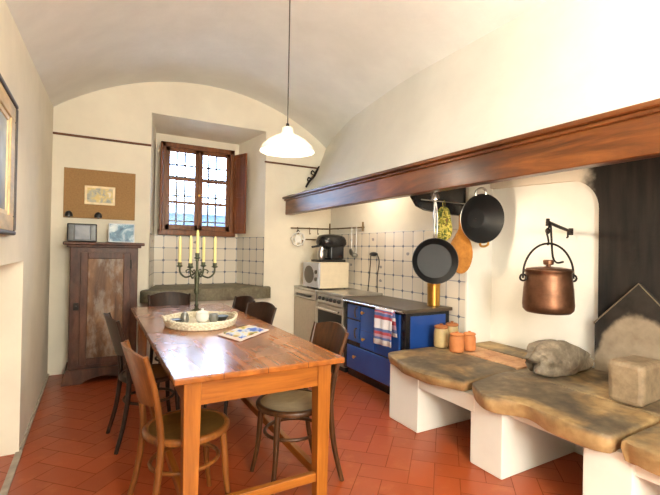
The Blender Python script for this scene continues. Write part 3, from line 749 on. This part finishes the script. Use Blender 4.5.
# ------------------------------------------------------------------ cooker and dishwasher along the wall
t = thing('steel_cooker', 'stainless steel cooker with a row of knobs beside the blue range', 'cooker', (2.66, 4.335, 0))
Lc, D2 = .68, XT - .01 - 2.66
b = MB(); b.span((.02, 0, .06), (D2, Lc, .925), .005); b.build('body', 'steel_dull', t)
b = MB(); b.span((-.012, -.004, .925), (D2, Lc + .004, .955), .006); b.build('worktop', 'steel', t)
b = MB(); b.span((-.01, .01, .80), (.03, Lc - .01, .915), .006); p = b.build('control_panel', 'steel', t)
for k in range(6):
    b = MB(); b.lathe([(.024, 0), (.022, .022), (.014, .026)], 16, Matrix.Translation((-.01, .09 + k * .1, .86)) @ Matrix.Rotation(-pi / 2, 4, 'Y')); b.build('knob', 'black', p)
b = MB(); b.span((-.008, .015, .14), (.03, Lc - .015, .78), .006); d = b.build('oven_door', 'steel_dull', t)
b = MB(); b.span((-.011, .03, .17), (.0, Lc - .03, .70), .004); b.build('oven_glass', 'glass_dark', d)
b = MB(); b.tube([(-.045, .05, .735), (-.045, Lc - .05, .735)], .012, 10)
for y in (.08, Lc - .08): b.tube([(-.045, y, .735), (-.005, y, .735)], .008, 8)
b.build('handle', 'chrome', d)
b = MB(); b.span((.04, .01, 0), (D2, Lc - .01, .06)); b.build('plinth', 'black', t)
t = thing('dishwasher', 'pale steel dishwasher in the corner under the microwave', 'dishwasher', (2.635, 5.025, 0)); Ld = .715
b = MB(); b.span((.02, 0, .08), (XT - .01 - 2.635, Ld, .93), .005); b.build('body', 'steel_dull', t)
b = MB(); b.span((-.006, -.0, .93), (XT - .01 - 2.635, Ld, .955), .006); b.build('worktop', 'steel', t)
b = MB(); b.span((0, .008, .10), (.022, Ld - .008, .80), .006); d = b.build('door', 'steel_dull', t)
b = MB(); b.span((-.004, .008, .81), (.022, Ld - .008, .925), .006); b.build('control_strip', 'steel', t)
b = MB(); b.tube(spline([(-.003, .14, .85), (-.04, .16, .85), (-.045, Ld / 2, .85), (-.04, Ld - .16, .85), (-.003, Ld - .14, .85)], 5), .013, 10); b.build('handle', 'black', t)
b = MB(); b.span((.05, .01, 0), (.5, Ld - .01, .08)); b.build('plinth', 'black', t)
# microwave
t = thing('microwave', 'silver and cream microwave oven standing in the corner beside the cooker', 'microwave', (2.665, 5.0, .957))
b = MB(); b.span((.02, 0, .012), (.48, .50, .375), .012); b.build('casing', 'cream_metal', t)
b = MB(); b.span((-.004, .005, .018), (.026, .495, .37), .008); f_ = b.build('front', 'silver_plastic', t)
b = MB(); b.prism([(.30 + .155 * cos(a) * (1 if abs(cos(a)) < .7 else .96), .195 + .125 * sin(a)) for a in [2 * pi * k / 24 for k in range(24)]], lambda u, v, w: V((-.002 - w, u, v)), .006, .002); b.build('door_window', 'grey_plastic', f_)
b = MB(); b.span((-.009, .02, .05), (-.002, .115, .34), .002); cp = b.build('control_panel', 'silver_plastic', f_)
for z in (.24, .14):
    b = MB(); b.lathe([(.028, 0), (.026, .018), (.012, .02)], 18, Matrix.Translation((-.009, .067, z)) @ Matrix.Rotation(-pi / 2, 4, 'Y')); b.build('dial', 'grey_plastic', cp)
for x in (.06, .44):
    for y in (.05, .45):
        b = MB(); b.lathe([(.016, 0), (.016, .014)], 12, Matrix.Translation((x, y, 0))); b.build('foot', 'black', t)
# coffee machine on top
t = thing('coffee_machine', 'black coffee machine standing on top of the microwave', 'coffee machine', (2.72, 5.03, 1.333))
b = MB(); b.span((0, .05, 0), (.42, .33, .035), .01); b.build('base', 'black', t)
b = MB(); b.span((.17, .06, .03), (.40, .32, .25), .03); b.build('tank', 'black_enamel', t)
b = MB(); b.blob((.25, .19, .29), (.22, .165, .11), 3, .04, 1.5, 3, .35); b.build('hood', 'black_enamel', t)
b = MB(); b.lathe([(.045, .036), (.055, .06), (.055, .14), (.04, .165), (.045, .175)], 20, Matrix.Translation((.09, .19, 0))); b.build('cup', 'steel', t)
b = MB(); b.tube([(.10, .19, .24), (-.03, .17, .215), (-.07, .165, .21)], [.022, .014, .016], 10); b.build('portafilter', 'black', t)
b = MB(); b.lathe([(.05, .17), (.05, .24)], 20, Matrix.Translation((.1, .19, 0))); b.build('brew_head', 'steel', t)

# ------------------------------------------------------------------ rack, trivet and utensils
t = thing('utensil_rail', 'bronze hook rail running round the corner above the microwave', 'rail', (0, 0, 0))
b = MB(); b.tube([(2.55, YB - .04, 1.825), (3.2, YB - .04, 1.835)], .010, 8); b.tube([(XT - .045, YB - .05, 1.835), (XT - .045, 4.77, 1.825)], .010, 8); b.build('rod', 'hook_brown', t)
for pa, pb in (((x, YB, 1.83), (x, YB - .04, 1.83)) for x in (2.62, 3.1)):
    b = MB(); b.tube([pa, pb], .008, 6); b.build('bracket', 'hook_brown', t)
for pa, pb in (((XT, y, 1.83), (XT - .045, y, 1.83)) for y in (4.8, 5.5)):
    b = MB(); b.tube([pa, pb], .008, 6); b.build('bracket', 'hook_brown', t)
b = MB(); b.tube([(XT - .045, 4.77, 1.77), (XT - .045, 4.77, 1.90)], .013, 8); b.build('end_finial', 'hook_brown', t)
b = MB(); b.tube([(XT - .045, YB - .05, 1.75), (XT - .045, YB - .05, 1.92)], .012, 8); b.build('corner_finial', 'hook_brown', t)
def hook(x, y, z):
    b = MB(); b.tube(spline([(x, y, z + .012), (x, y - .015, z), (x, y - .012, z - .05), (x, y - .02, z - .09), (x, y - .04, z - .075)], 4), .006, 6); b.build('hook', 'hook_brown', t)
for x in (2.66, 2.86, 3.0): hook(x, YB - .04, 1.83)
t2 = thing('small_rail', 'short lower bronze rail behind the coffee machine', 'rail', (2.70, YB - .035, 1.66))
b = MB(); b.tube([(0, 0, 0), (.42, 0, 0)], .010, 8); b.build('rod', 'hook_brown', t2)
for x in (.05, .37):
    b = MB(); b.tube([(x, .035, 0), (x, 0, 0), (x, -.01, -.09)], .008, 6); b.build('hook', 'hook_brown', t2)
t = thing('round_trivet', 'round white openwork trivet hanging at the left end of the hook rail', 'trivet', (2.655, YB - .075, 1.66)); t.rotation_euler = facing((-.1, -1, .0))
b = MB(); ring = [V((.098 * cos(2 * pi * k / 32), .098 * sin(2 * pi * k / 32), 0)) * (1 + .05 * cos(8 * 2 * pi * k / 32)) for k in range(32)]
b.tube(ring, .02, 8, closed=True, flat=.5); b.lathe([(.001, -.006), (.055, -.006), (.055, .006), (.001, .006)], 20)
for k in range(6): a = pi * k / 3; b.tube([(.05 * cos(a), .05 * sin(a), 0), (.095 * cos(a), .095 * sin(a), 0)], .012, 6, flat=.6)
b.build('openwork_plate', 'porcelain', t)
b = MB(); b.tube(spline([(-.02, .1, 0), (-.012, .125, .0), (.012, .125, .0), (.02, .1, 0)], 4), .008, 6); b.build('hanging_loop', 'iron', t)
for y, L_u, nm, lab, kind in ((4.90, .36, 'ladle', 'steel ladle hanging on the hook rail to the right of the microwave, nearer its end', 'ladle'), (5.02, .30, 'skimmer', 'steel skimmer hanging beside the ladle, nearer the microwave', 'skimmer')):
    t = thing(nm, lab, kind, (XT - .055, y, 1.825))
    b = MB(); b.tube(spline([(.01, 0, .0), (-.004, 0, .016), (-.012, 0, -.01), (-.008, 0, -L_u * .5), (-.01, 0, -L_u)], 4), .006, 6); b.build('handle', 'steel', t)
    b = MB()
    if nm == 'ladle': b.blob((-.03, 0, -L_u - .03), (.042, .045, .036), 1, .0, 1, 3)
    else: b.lathe([(.001, -.004), (.05, -.004), (.054, .006), (.046, .003), (.001, .0)], 20, Matrix.Translation((-.016, 0, -L_u - .045)) @ Matrix.Rotation(radians(80), 4, 'Y'))
    b.build('bowl', 'pewter', t)
# wall lamp shaped plug with two cables
t = thing('wall_socket', 'black wall plug with two dangling cables on the tiled wall above the range', 'plug', (XT - .008, 4.50, 1.46))
b = MB(); b.blob((-.04, 0, 0), (.035, .085, .028), 5, .05, 1.5, 3); b.build('plug', 'black', t)
for ys, ye, zz in ((.07, .15, -.51), (-.07, -.07, -.50)):
    b = MB(); b.tube(spline([(-.035, ys, .0), (-.02, ys * 1.4, -.1), (-.012, (ys + ye) / 2 + .02, -.3), (-.02, ye, zz)], 5), .006, 6); b.build('cable', 'black', t)

# ------------------------------------------------------------------ cupboard and what stands on it
t = thing('tall_cupboard', 'tall worn brown wooden cupboard standing in the left back corner', 'cupboard', (.10, 5.50, 0))
hw, dp = .335, .225
b = MB(); b.span((-hw, -dp, .10), (hw, dp + .02, 1.50), .008); b.build('carcass', 'cupboard', t)
b = MB(); b.span((-hw - .03, -dp - .03, 1.485), (hw + .03, dp + .02, 1.515), .008); b.span((-hw - .065, -dp - .06, 1.51), (hw + .065, dp + .02, 1.545), .01); b.build('cornice', 'cupboard', t)
ol = [(-hw - .055, 0), (-hw + .13, 0), (-hw + .17, .03), (-hw + .24, .055), (0, .07), (hw - .24, .055), (hw - .17, .03), (hw - .13, 0), (hw + .055, 0), (hw + .04, .10), (hw + .01, .16), (-hw - .01, .16), (-hw - .04, .10)]
b = MB(); b.prism(ol, lambda u, v, w: V((u, -dp - .035 + w, v)), .05, .006); b.span((-hw - .03, -dp, .0), (-hw + .05, dp, .14)); b.span((hw - .05, -dp, .0), (hw + .03, dp, .14)); b.build('bracket_base', 'cupboard', t, angle=30)
b = MB(); x0, x1, z0, z1, k = -.235, .255, .20, 1.43, .07
b.span((x0, -dp - .022, z0), (x0 + k, -dp + .01, z1), .005); b.span((x1 - k, -dp - .022, z0), (x1, -dp + .01, z1), .005)
b.span((x0 + k, -dp - .022, z0), (x1 - k, -dp + .01, z0 + k), .005); b.span((x0 + k, -dp - .022, z1 - k), (x1 - k, -dp + .01, z1), .005)
d = b.build('door', 'cupboard', t)
b = MB(); b.span((x0 + k, -dp - .014, z0 + k), (x1 - k, -dp + .008, z1 - k), .004); o = b.build('door_panel', 'cupboard_panel', d); o['label'] = 'worn pale painted panel'
b = MB(); b.span((x0 - .06, -dp - .012, .80), (x0 - .01, -dp + .002, .88), .004); b.tube([(x0 - .035, -dp - .01, .84), (x0 - .035, -dp - .035, .84)], .01, 8); b.build('lock', 'iron', d)
for z in (.35, 1.3):
    b = MB(); b.tube([(x1 + .004, -dp - .018, z - .05), (x1 + .004, -dp - .018, z + .05)], .009, 8); b.build('hinge', 'iron', d)
# board on the wall
b = MB(); b.span((-.332, YB - .018, 1.83), (.425, YB, 2.415), .003)
tag(b.build('tan_pinboard', 'cork'), 'plain tan board fixed to the wall above the cupboard', 'board')
t = thing('small_print', 'small framed yellowish print in the middle of the tan board', 'picture', (.04, YB - .018, 2.11))
b = MB(); b.span((-.162, -.012, -.112), (.162, 0, .112), .003); b.build('mount', 'gilt_pale', t)
b = MB(); b.span((-.135, -.016, -.085), (.135, -.01, .085)); b.build('print', 'print_small', t)
for x, lab in ((-.275, 'small black clip on the lower left corner of the tan board'), (.025, 'small black clip at the lower middle edge of the tan board')):
    t = thing('board_clip', lab, 'clip', (x, YB - .018, 1.872))
    b = MB(); b.lathe([(.04, -.03), (.042, -.01), (.034, .015), (.02, .03), (.004, .036)], 18, Matrix.Translation((0, -.035, 0))); b.build('cap', 'black', t)
    b = MB(); b.span((-.012, -.03, -.04), (.012, -.002, -.01), .003); b.build('jaw', 'black', t)
t = thing('small_television', 'small black box set with a bluish screen on the left of the cupboard top', 'television', (-.13, 5.47, 1.546))
b = MB(); b.span((-.145, -.06, 0), (.145, .13, .205), .012); b.build('casing', 'black', t)
b = MB(); b.span((-.07, -.066, .025), (.075, -.055, .185), .004); b.build('screen', 'screen', t)
for s_ in (-1, 1):
    b = MB(); b.span((s_ * .108 - .024, -.065, .02), (s_ * .108 + .024, -.056, .19), .003); b.build('speaker_grille', 'dark_glaze', t)
t = thing('photo_frame', 'framed blue and white snowy photograph on the right of the cupboard top', 'picture', (.27, 5.47, 1.549)); t.rotation_euler = (radians(-8), 0, 0)
b = MB(); b.span((-.138, -.008, 0), (.138, .012, .225), .004); b.build('frame', 'silver_plastic', t)
b = MB(); b.span((-.128, -.011, .01), (.128, -.006, .215)); b.build('photograph', 'print_blue', t)
b = MB(); b.box((0, .05, .085), (.03, .006, .17), Matrix.Rotation(radians(24), 3, 'X')); b.build('stand', 'black', t)

# ------------------------------------------------------------------ picture on the left wall
t = thing('gilt_picture', 'large gilt-framed picture hanging on the left wall', 'picture', (XL, 2.40, 1.94))
hy_, hz_ = .66, .385
def ring_frame(o_, i_, x0, x1, name, mat, bev=.004):
    b = MB(); (oy, oz), (iy, iz) = o_, i_
    b.span((x0, -oy, iz), (x1, oy, oz), bev); b.span((x0, -oy, -oz), (x1, oy, -iz), bev); b.span((x0, -oy, -iz), (x1, -iy, iz), bev); b.span((x0, iy, -iz), (x1, oy, iz), bev)
    return b.build(name, mat, t)
ring_frame((hy_, hz_), (hy_ - .025, hz_ - .025), .002, .04, 'outer_edge', 'frame_dark', .008)
ring_frame((hy_ - .023, hz_ - .023), (hy_ - .15, hz_ - .11), .002, .03, 'gilt_frame', 'gilt', .006)
ring_frame((hy_ - .148, hz_ - .108), (hy_ - .18, hz_ - .135), .002, .02, 'inner_slip', 'gilt_pale', .003)
b = MB(); b.span((.002, -hy_ + .17, -hz_ + .125), (.012, hy_ - .17, hz_ - .125)); b.build('painting', 'print_oil', t)

# iron bracket at the end of the rail beside the hood
t = thing('iron_bracket', 'scrolled black iron bracket on the back wall beside the hood', 'bracket', (2.99, YB - .03, 2.78))
b = MB(); b.tube(spline([(.03, 0, .02), (0, -.01, -.02), (-.06, -.015, -.12), (-.14, -.015, -.22), (-.2, -.01, -.32)], 5), [.016, .022, .015], 8); b.build('stem', 'iron', t)
for dx_, dz_, s_ in ((-.05, -.09, 1), (-.11, -.2, -1)):
    b = MB(); b.tube(spline([(dx_, -.015, dz_), (dx_ - .05, -.02, dz_ + .03), (dx_ - .07, -.02, dz_ - .01), (dx_ - .045, -.02, dz_ - .03)], 4), .011, 6); b.build('scroll', 'iron', t)

# ------------------------------------------------------------------ table
TX0, TX1, TY0, TY1, TZ = .338, 1.308, 2.10, 4.80, .865
t = thing('dining_table', 'long honey-coloured wooden dining table with a waxed dark top', 'table', ((TX0 + TX1) / 2, (TY0 + TY1) / 2, 0))
hx_, hy_ = (TX1 - TX0) / 2, (TY1 - TY0) / 2
b = MB(); b.span((-hx_, -hy_, TZ - .034), (hx_, hy_, TZ), .008); b.build('tabletop', 'tabletop', t)
lx, ly = hx_ - .105, hy_ - .105
for sx in (-1, 1):
    for sy in (-1, 1):
        b = MB(); b.box((sx * lx, sy * ly, (TZ - .034) / 2), (.088, .088, TZ - .034), None, .004, .8); b.build('leg', 'tablewood_z', t)
b = MB()
for sx in (-1, 1):
    b = MB(); b.span((sx * (lx + .02) - .012, -ly + .04, TZ - .17), (sx * (lx + .02) + .012, ly - .04, TZ - .034), .003); b.build('apron', 'tablewood_y', t)
    b = MB(); b.span((sx * lx - .02, -ly + .03, .12), (sx * lx + .02, ly - .03, .175), .005); b.build('stretcher', 'tablewood_y', t)
for sy in (-1, 1):
    b = MB(); b.span((-lx + .04, sy * (ly + .02) - .012, TZ - .17), (lx - .04, sy * (ly + .02) + .012, TZ - .034), .003); b.build('apron', 'tablewood_x', t)
    b = MB(); b.span((-lx + .03, sy * ly - .02, .122), (lx - .03, sy * ly + .02, .173), .005); b.build('stretcher', 'tablewood_x', t)

# ------------------------------------------------------------------ bentwood chairs
def make_chair(label, fm, sm, loc, rz):
    t = thing('bentwood_chair', label, 'chair', loc, rz, 'chairs round the table')
    S, R0 = .505, .228
    b = MB(); b.lathe([(R0 - .012, S - .034), (R0 + .004, S - .03), (R0 + .008, S - .012), (R0 - .002, S), (R0 - .02, S + .002), (R0 - .026, S - .006), (R0 - .03, S - .03)], 36); b.build('seat_rim', fm, t)
    b = MB(); b.lathe([(.001, S - .016), (.09, S - .013), (R0 - .03, S - .004), (R0 - .022, S - .004), (R0 - .022, S - .018), (.001, S - .026)], 36, cap=False); b.build('seat', sm, t)
    for s_ in (-1, 1):
        b = MB(); b.tube(spline([(.155, s_ * .135, S - .02), (.165, s_ * .145, .34), (.175, s_ * .155, .18), (.205, s_ * .175, 0)], 5), [.02, .019, .016, .014], 10); b.build('front_leg', fm, t)
        b = MB(); b.tube(spline([(-.275, s_ * .205, 0), (-.225, s_ * .192, .2), (-.198, s_ * .185, .40), (-.196, s_ * .185, .55), (-.225, s_ * .20, .75), (-.285, s_ * .222, .965)], 5), [.015, .017, .019, .018, .017, .013], 10); b.build('back_post', fm, t)
    ring = [V((-.01 + .185 * cos(a), .168 * sin(a), .31)) for a in [2 * pi * k / 28 for k in range(28)]]
    b = MB(); b.tube(ring, .0115, 8, closed=True); b.build('hoop_stretcher', fm, t)
    b = MB(); rows = []; nn = 14
    for side in (0, 1):
        pass
    def P(u, v, off):        # u -1..1 across, v 0..1 up
        zt = .955 + .035 * (1 - u * u) ; zb = .70 - .02 * (1 - u * u); z = zb + (zt - zb) * v
        lean = -.207 - .30 * max(0, z - .68) ** 1.05 - .045 * (1 - u * u)
        hw = .192 + .1 * (z - .7)
        return V((lean + off, u * hw, z))
    for side, off in ((0, -.007), (1, .007)):
        vs = b.grid([[P(-1 + 2 * i / nn, v, off) for i in range(nn + 1)] for v in (0, .25, .5, .75, 1)])
        if side == 0: v0 = vs
        else: v1 = vs
    for i in range(nn):
        b.b.faces.new((v0[0][i], v0[0][i + 1], v1[0][i + 1], v1[0][i])); b.b.faces.new((v0[-1][i], v0[-1][i + 1], v1[-1][i + 1], v1[-1][i]))
    for r_ in range(4):
        b.b.faces.new((v0[r_][0], v0[r_ + 1][0], v1[r_ + 1][0], v1[r_][0])); b.b.faces.new((v0[r_][-1], v0[r_ + 1][-1], v1[r_ + 1][-1], v1[r_][-1]))
    b.build('backrest', fm, t, angle=40)
    return t
make_chair('honey-brown bentwood chair at the near left corner of the table', 'chair_honey', 'chair_seat', (.475, 2.45, 0), radians(7.5))
make_chair('brown bentwood chair with a pale seat at the near right side of the table', 'chair_mid', 'seat_pale', (1.155, 2.52, 0), pi)
ch = make_chair('very dark bentwood chair on the left side of the table, in front of the cupboard', 'chair_dark', 'chair_seat', (.41, 3.60, 0), radians(6))
dup(ch, (1.12, 3.70, 0), pi + radians(16), 'dark bentwood chair on the far right side of the table, in front of the dishwasher')
dup(ch, (.75, 4.74, 0), -pi / 2, 'dark bentwood chair at the far end of the table, behind the candelabra')
dup(ch, (1.13, 4.30, 0), pi + radians(8), 'dark bentwood chair tucked in at the far right corner of the table, mostly hidden')

# ------------------------------------------------------------------ on the table
cx, cy = .882, 4.22
t = thing('candelabra', 'tall greenish bronze five-branch candelabra on the table behind the wicker tray', 'candelabra', (cx, cy, TZ))
b = MB(); b.lathe([(.062, 0), (.062, .008), (.048, .02), (.022, .035), (.014, .05)], 24); b.build('foot', 'old_brass', t)
b = MB(); b.lathe([(.014, .05), (.022, .07), (.013, .085), (.012, .17), (.026, .19), (.028, .22), (.018, .24), (.024, .29), (.026, .34), (.014, .37), (.012, .50), (.02, .515), (.013, .53)], 16); b.build('stem', 'old_brass', t)
b = MB(); b.lathe([(.012, .525), (.036, .535), (.02, .545), (.022, .585), (.018, .585), (.015, .55)], 16); b.build('candle_cup', 'old_brass', t)
ca = radians(29.5); rr = .176
for k in range(4):
    a = radians(-32) + k * pi / 2
    dx_, dy_ = cos(a), sin(a)
    b = MB(); b.tube(spline([(dx_ * .01, dy_ * .01, .40), (dx_ * .06, dy_ * .06, .36), (dx_ * .12, dy_ * .12, .345), (dx_ * .17, dy_ * .17, .39), (dx_ * rr, dy_ * rr, .45)], 6), .009, 8)
    b.tube(spline([(dx_ * .03, dy_ * .03, .375), (dx_ * .07, dy_ * .07, .42), (dx_ * .11, dy_ * .11, .41), (dx_ * .10, dy_ * .10, .385)], 5), .006, 6); ar = b.build('arm', 'old_brass', t)
    b = MB(); b.lathe([(.01, .44), (.034, .452), (.02, .462), (.021, .49), (.017, .49), (.013, .465)], 16, Matrix.Translation((dx_ * rr, dy_ * rr, 0))); b.build('candle_cup', 'old_brass', ar)
names = ['outermost right yellow candle of the candelabra', 'yellow candle on the back arm, just right of the tall centre one', 'outermost left yellow candle of the candelabra', 'yellow candle on the front arm, just left of the tall centre one']
for k in range(5):
    if k < 4: a = radians(-32) + k * pi / 2; px, py, pz, h, lab = cx + cos(a) * rr, cy + sin(a) * rr, TZ + .468, .285, names[k]
    else: px, py, pz, h, lab = cx, cy, TZ + .552, .262, 'yellow candle in the highest centre cup of the candelabra'
    t = thing('candle', lab, 'candle', (px, py, pz), 0, 'candles in the candelabra')
    b = MB(); b.lathe([(.0135, 0), (.0145, .01), (.0145, h - .04), (.011, h - .015), (.004, h)], 14); b.build('wax_stick', 'wax', t)
    b = MB(); b.tube([(0, 0, h - .004), (.001, 0, h + .014)], .0015, 5); b.build('wick', 'wick', t)

wx, wy = .775, 3.53
t = thing('wicker_tray', 'round white wicker tray with a low rim on the middle of the table', 'tray', (wx, wy, TZ))
b = MB(); b.lathe([(.001, .002), (.255, .002), (.262, .012), (.001, .012)], 40, cap=False, sy=1.14); b.build('bottom', 'wicker', t)
b = MB()
for lv, (rad, zz) in enumerate(((.262, .014), (.267, .028), (.272, .042), (.277, .056))):
    n_ = 80; b.tube([V(((rad + .006 * (1 if (k + lv) % 2 else -1)) * cos(2 * pi * k / n_), (rad + .006 * (1 if (k + lv) % 2 else -1)) * sin(2 * pi * k / n_) * 1.14, zz + (.012 * max(0, abs(cos(2 * pi * k / n_)) - .8) * 5 if lv == 3 else 0))) for k in range(n_)], .012, 6, closed=True)
b.build('woven_rim', 'wicker', t)
for s_ in (-1, 1):
    b = MB(); b.tube(spline([(s_ * .277, -.07, .056), (s_ * .29, -.04, .078), (s_ * .292, .04, .078), (s_ * .277, .07, .056)], 5), .011, 8); b.build('handle', 'wicker', t)
def pot(x, y, prof, mat, name, label, cat, lid=None):
    t = thing(name, label, cat, (x, y, TZ + .013))
    b = MB(); b.lathe(prof, 22); b.build('body', mat, t)
    if lid: b = MB(); b.lathe(lid[0], 18); b.build('lid', lid[1], t)
pot(wx + .02, wy + .03, [(.035, 0), (.05, .02), (.056, .05), (.05, .075), (.054, .08), (.046, .078)], 'porcelain', 'sugar_bowl', 'white sugar bowl in the middle of the wicker tray', 'bowl', ([(.05, .08), (.04, .094), (.01, .1), (.012, .112), (.004, .116)], 'porcelain'))
pot(wx + .11, wy + .02, [(.03, 0), (.04, .03), (.034, .06), (.036, .066), (.028, .06)], 'pewter', 'creamer', 'small grey metal jug right of the white bowl in the tray', 'jug')
pot(wx - .12, wy + .05, [(.03, 0), (.036, .03), (.03, .07), (.02, .085), (.01, .09)], 'pewter', 'salt_shaker', 'small grey metal shaker left of the white bowl in the tray', 'shaker')
pot(wx + .185, wy + .06, [(.04, 0), (.06, .03), (.062, .04), (.054, .035)], 'dark_glaze', 'dark_dish', 'small dark dish at the right side of the wicker tray', 'dish')
pot(wx - .19, wy + .02, [(.035, 0), (.05, .03), (.052, .04), (.045, .036)], 'dark_glaze', 'dark_dish', 'small dark dish at the left side of the wicker tray', 'dish')

# printed cloth
c0, c1_, c2, c3 = V((.786, 3.03, 0)), V((.865, 2.745, 0)), V((1.185, 3.03, 0)), V((1.115, 3.30, 0))
t = thing('printed_cloth', 'folded cloth printed in blue, white and green lying right of the wicker tray', 'cloth', (.985, 3.03, TZ + .003))
def quadp(u, v, z): return (c0 * (1 - u) * (1 - v) + c1_ * u * (1 - v) + c2 * u * v + c3 * (1 - u) * v) - V((.985, 3.03, 0)) + V((0, 0, z))
b = MB(); N_ = 14
top = [[quadp(i / N_, j / N_, .008 + .005 * noise.noise(V((i * .35, j * .35, 1)))) for j in range(N_ + 1)] for i in range(N_ + 1)]
b.grid(top); o = b.build('border', 'cloth_edge', t, angle=80); md = o.modifiers.new('t', 'SOLIDIFY'); md.thickness = .006; md.offset = -1
b = MB(); b.grid([[quadp(.1 + .8 * i / N_, .12 + .76 * j / N_, .016 + .012 * noise.noise(V((i * .4, j * .4, 4)))) for j in range(N_ + 1)] for i in range(N_ + 1)])
o = b.build('printed_centre', 'cloth', t, angle=80); md = o.modifiers.new('t', 'SOLIDIFY'); md.thickness = .008; md.offset = -1

# ------------------------------------------------------------------ pendant lamp
lx_, ly_ = 1.43, 3.31; lz = vault(lx_, ly_)
t = thing('pendant_lamp', 'white glass pendant lamp hanging on a cord over the table', 'lamp', (lx_, ly_, lz))
zs = 2.345 - lz
b = MB(); b.lathe([(.05, .03), (.05, -.02), (.035, -.035), (.008, -.04)], 24); b.build('ceiling_rose', 'white_plastic', t)
b = MB(); b.tube([(0, 0, -.03), (0, 0, zs + .235)], .005, 8); b.build('cord', 'cord', t)
b = MB(); b.lathe([(.012, zs + .245), (.016, zs + .225), (.016, zs + .2)], 14); b.build('lamp_holder', 'black', t)
prof = [(.028, zs + .215), (.045, zs + .205), (.05, zs + .165), (.062, zs + .150), (.11, zs + .128), (.165, zs + .095), (.21, zs + .05), (.232, zs + .01), (.236, zs)]
b = MB(); b.lathe(prof + [(.231, zs + .001)] + [(r_ - .005, z_ - .005) for r_, z_ in prof[::-1][1:]], 48, cap=False); b.build('glass_shade', 'shade', t, angle=60)
b = MB(); b.blob((0, 0, zs + .085), (.035, .035, .05), 0, 0, 1, 3); b.build('bulb', 'bulb', t)

# ------------------------------------------------------------------ light
def light(name, kind, loc, energy, col, size=.1, rot=None, **kw):
    d = bpy.data.lights.new(name, kind); d.energy = energy; d.color = col[:3]
    if kind in ('POINT', 'SPOT'): d.shadow_soft_size = size
    if kind == 'AREA': d.size = size
    for k, v in kw.items(): setattr(d, k, v)
    o = bpy.data.objects.new(name, d); C.objects.link(o); o.location = loc
    if rot: o.rotation_euler = rot
    return o
WARM = (1, .82, .6); 
light('pendant_light', 'POINT', (lx_, ly_, 2.345 + .05), 20, (1, .92, .76), .05)
light('fill_light', 'POINT', (.7, -1.9, 2.0), 330, (.985, .99, .93), .5)  # unseen frontal fill added behind the camera to brighten the room, no fixture
d_ = V((3.62, 2.1, 1.25)) - V((2.66, 2.72, 1.97))
light('hood_spot', 'SPOT', (2.66, 2.72, 1.965), 30, WARM, .08, rot=d_.to_track_quat('-Z', 'Y').to_euler(), spot_size=radians(125), spot_blend=.7)
light('hood_lamp', 'POINT', (2.78, 4.3, 2.25), 11, WARM, .15)
sun = light('sun', 'SUN', (9, 8, 8), 12, (1, .95, .88), rot=(radians(8), radians(42), 0), angle=.02)

w = bpy.data.worlds.new('sky'); bpy.context.scene.world = w; w.use_nodes = True
bg = w.node_tree.nodes['Background']; bg.inputs[0].default_value = (.56, .74, 1.0, 1); bg.inputs[1].default_value = 16.0

# ------------------------------------------------------------------ camera
cam = bpy.data.cameras.new('camera'); co = bpy.data.objects.new('camera', cam); C.objects.link(co)
cam.sensor_fit = 'HORIZONTAL'; cam.sensor_width = 36; cam.lens = 36 * 415 / 660; cam.clip_start = .02
yaw, pitch, roll = radians(29.5), radians(.386), radians(1.015)
fw = V((sin(yaw) * cos(pitch), cos(yaw) * cos(pitch), sin(pitch))); rt = V((cos(yaw), -sin(yaw), 0)); up = rt.cross(fw)
r2 = rt * cos(roll) + up * sin(roll); u2 = -rt * sin(roll) + up * cos(roll)
m = Matrix((r2, u2, -fw)).transposed().to_4x4(); m.translation = V((0, 0, 1.5)); co.matrix_world = m
sc = bpy.context.scene; sc.camera = co
sc.view_settings.view_transform = 'Standard'; sc.view_settings.look = 'None'; sc.view_settings.exposure = .66; sc.view_settings.gamma = 1
sc.view_settings.use_curve_mapping = False
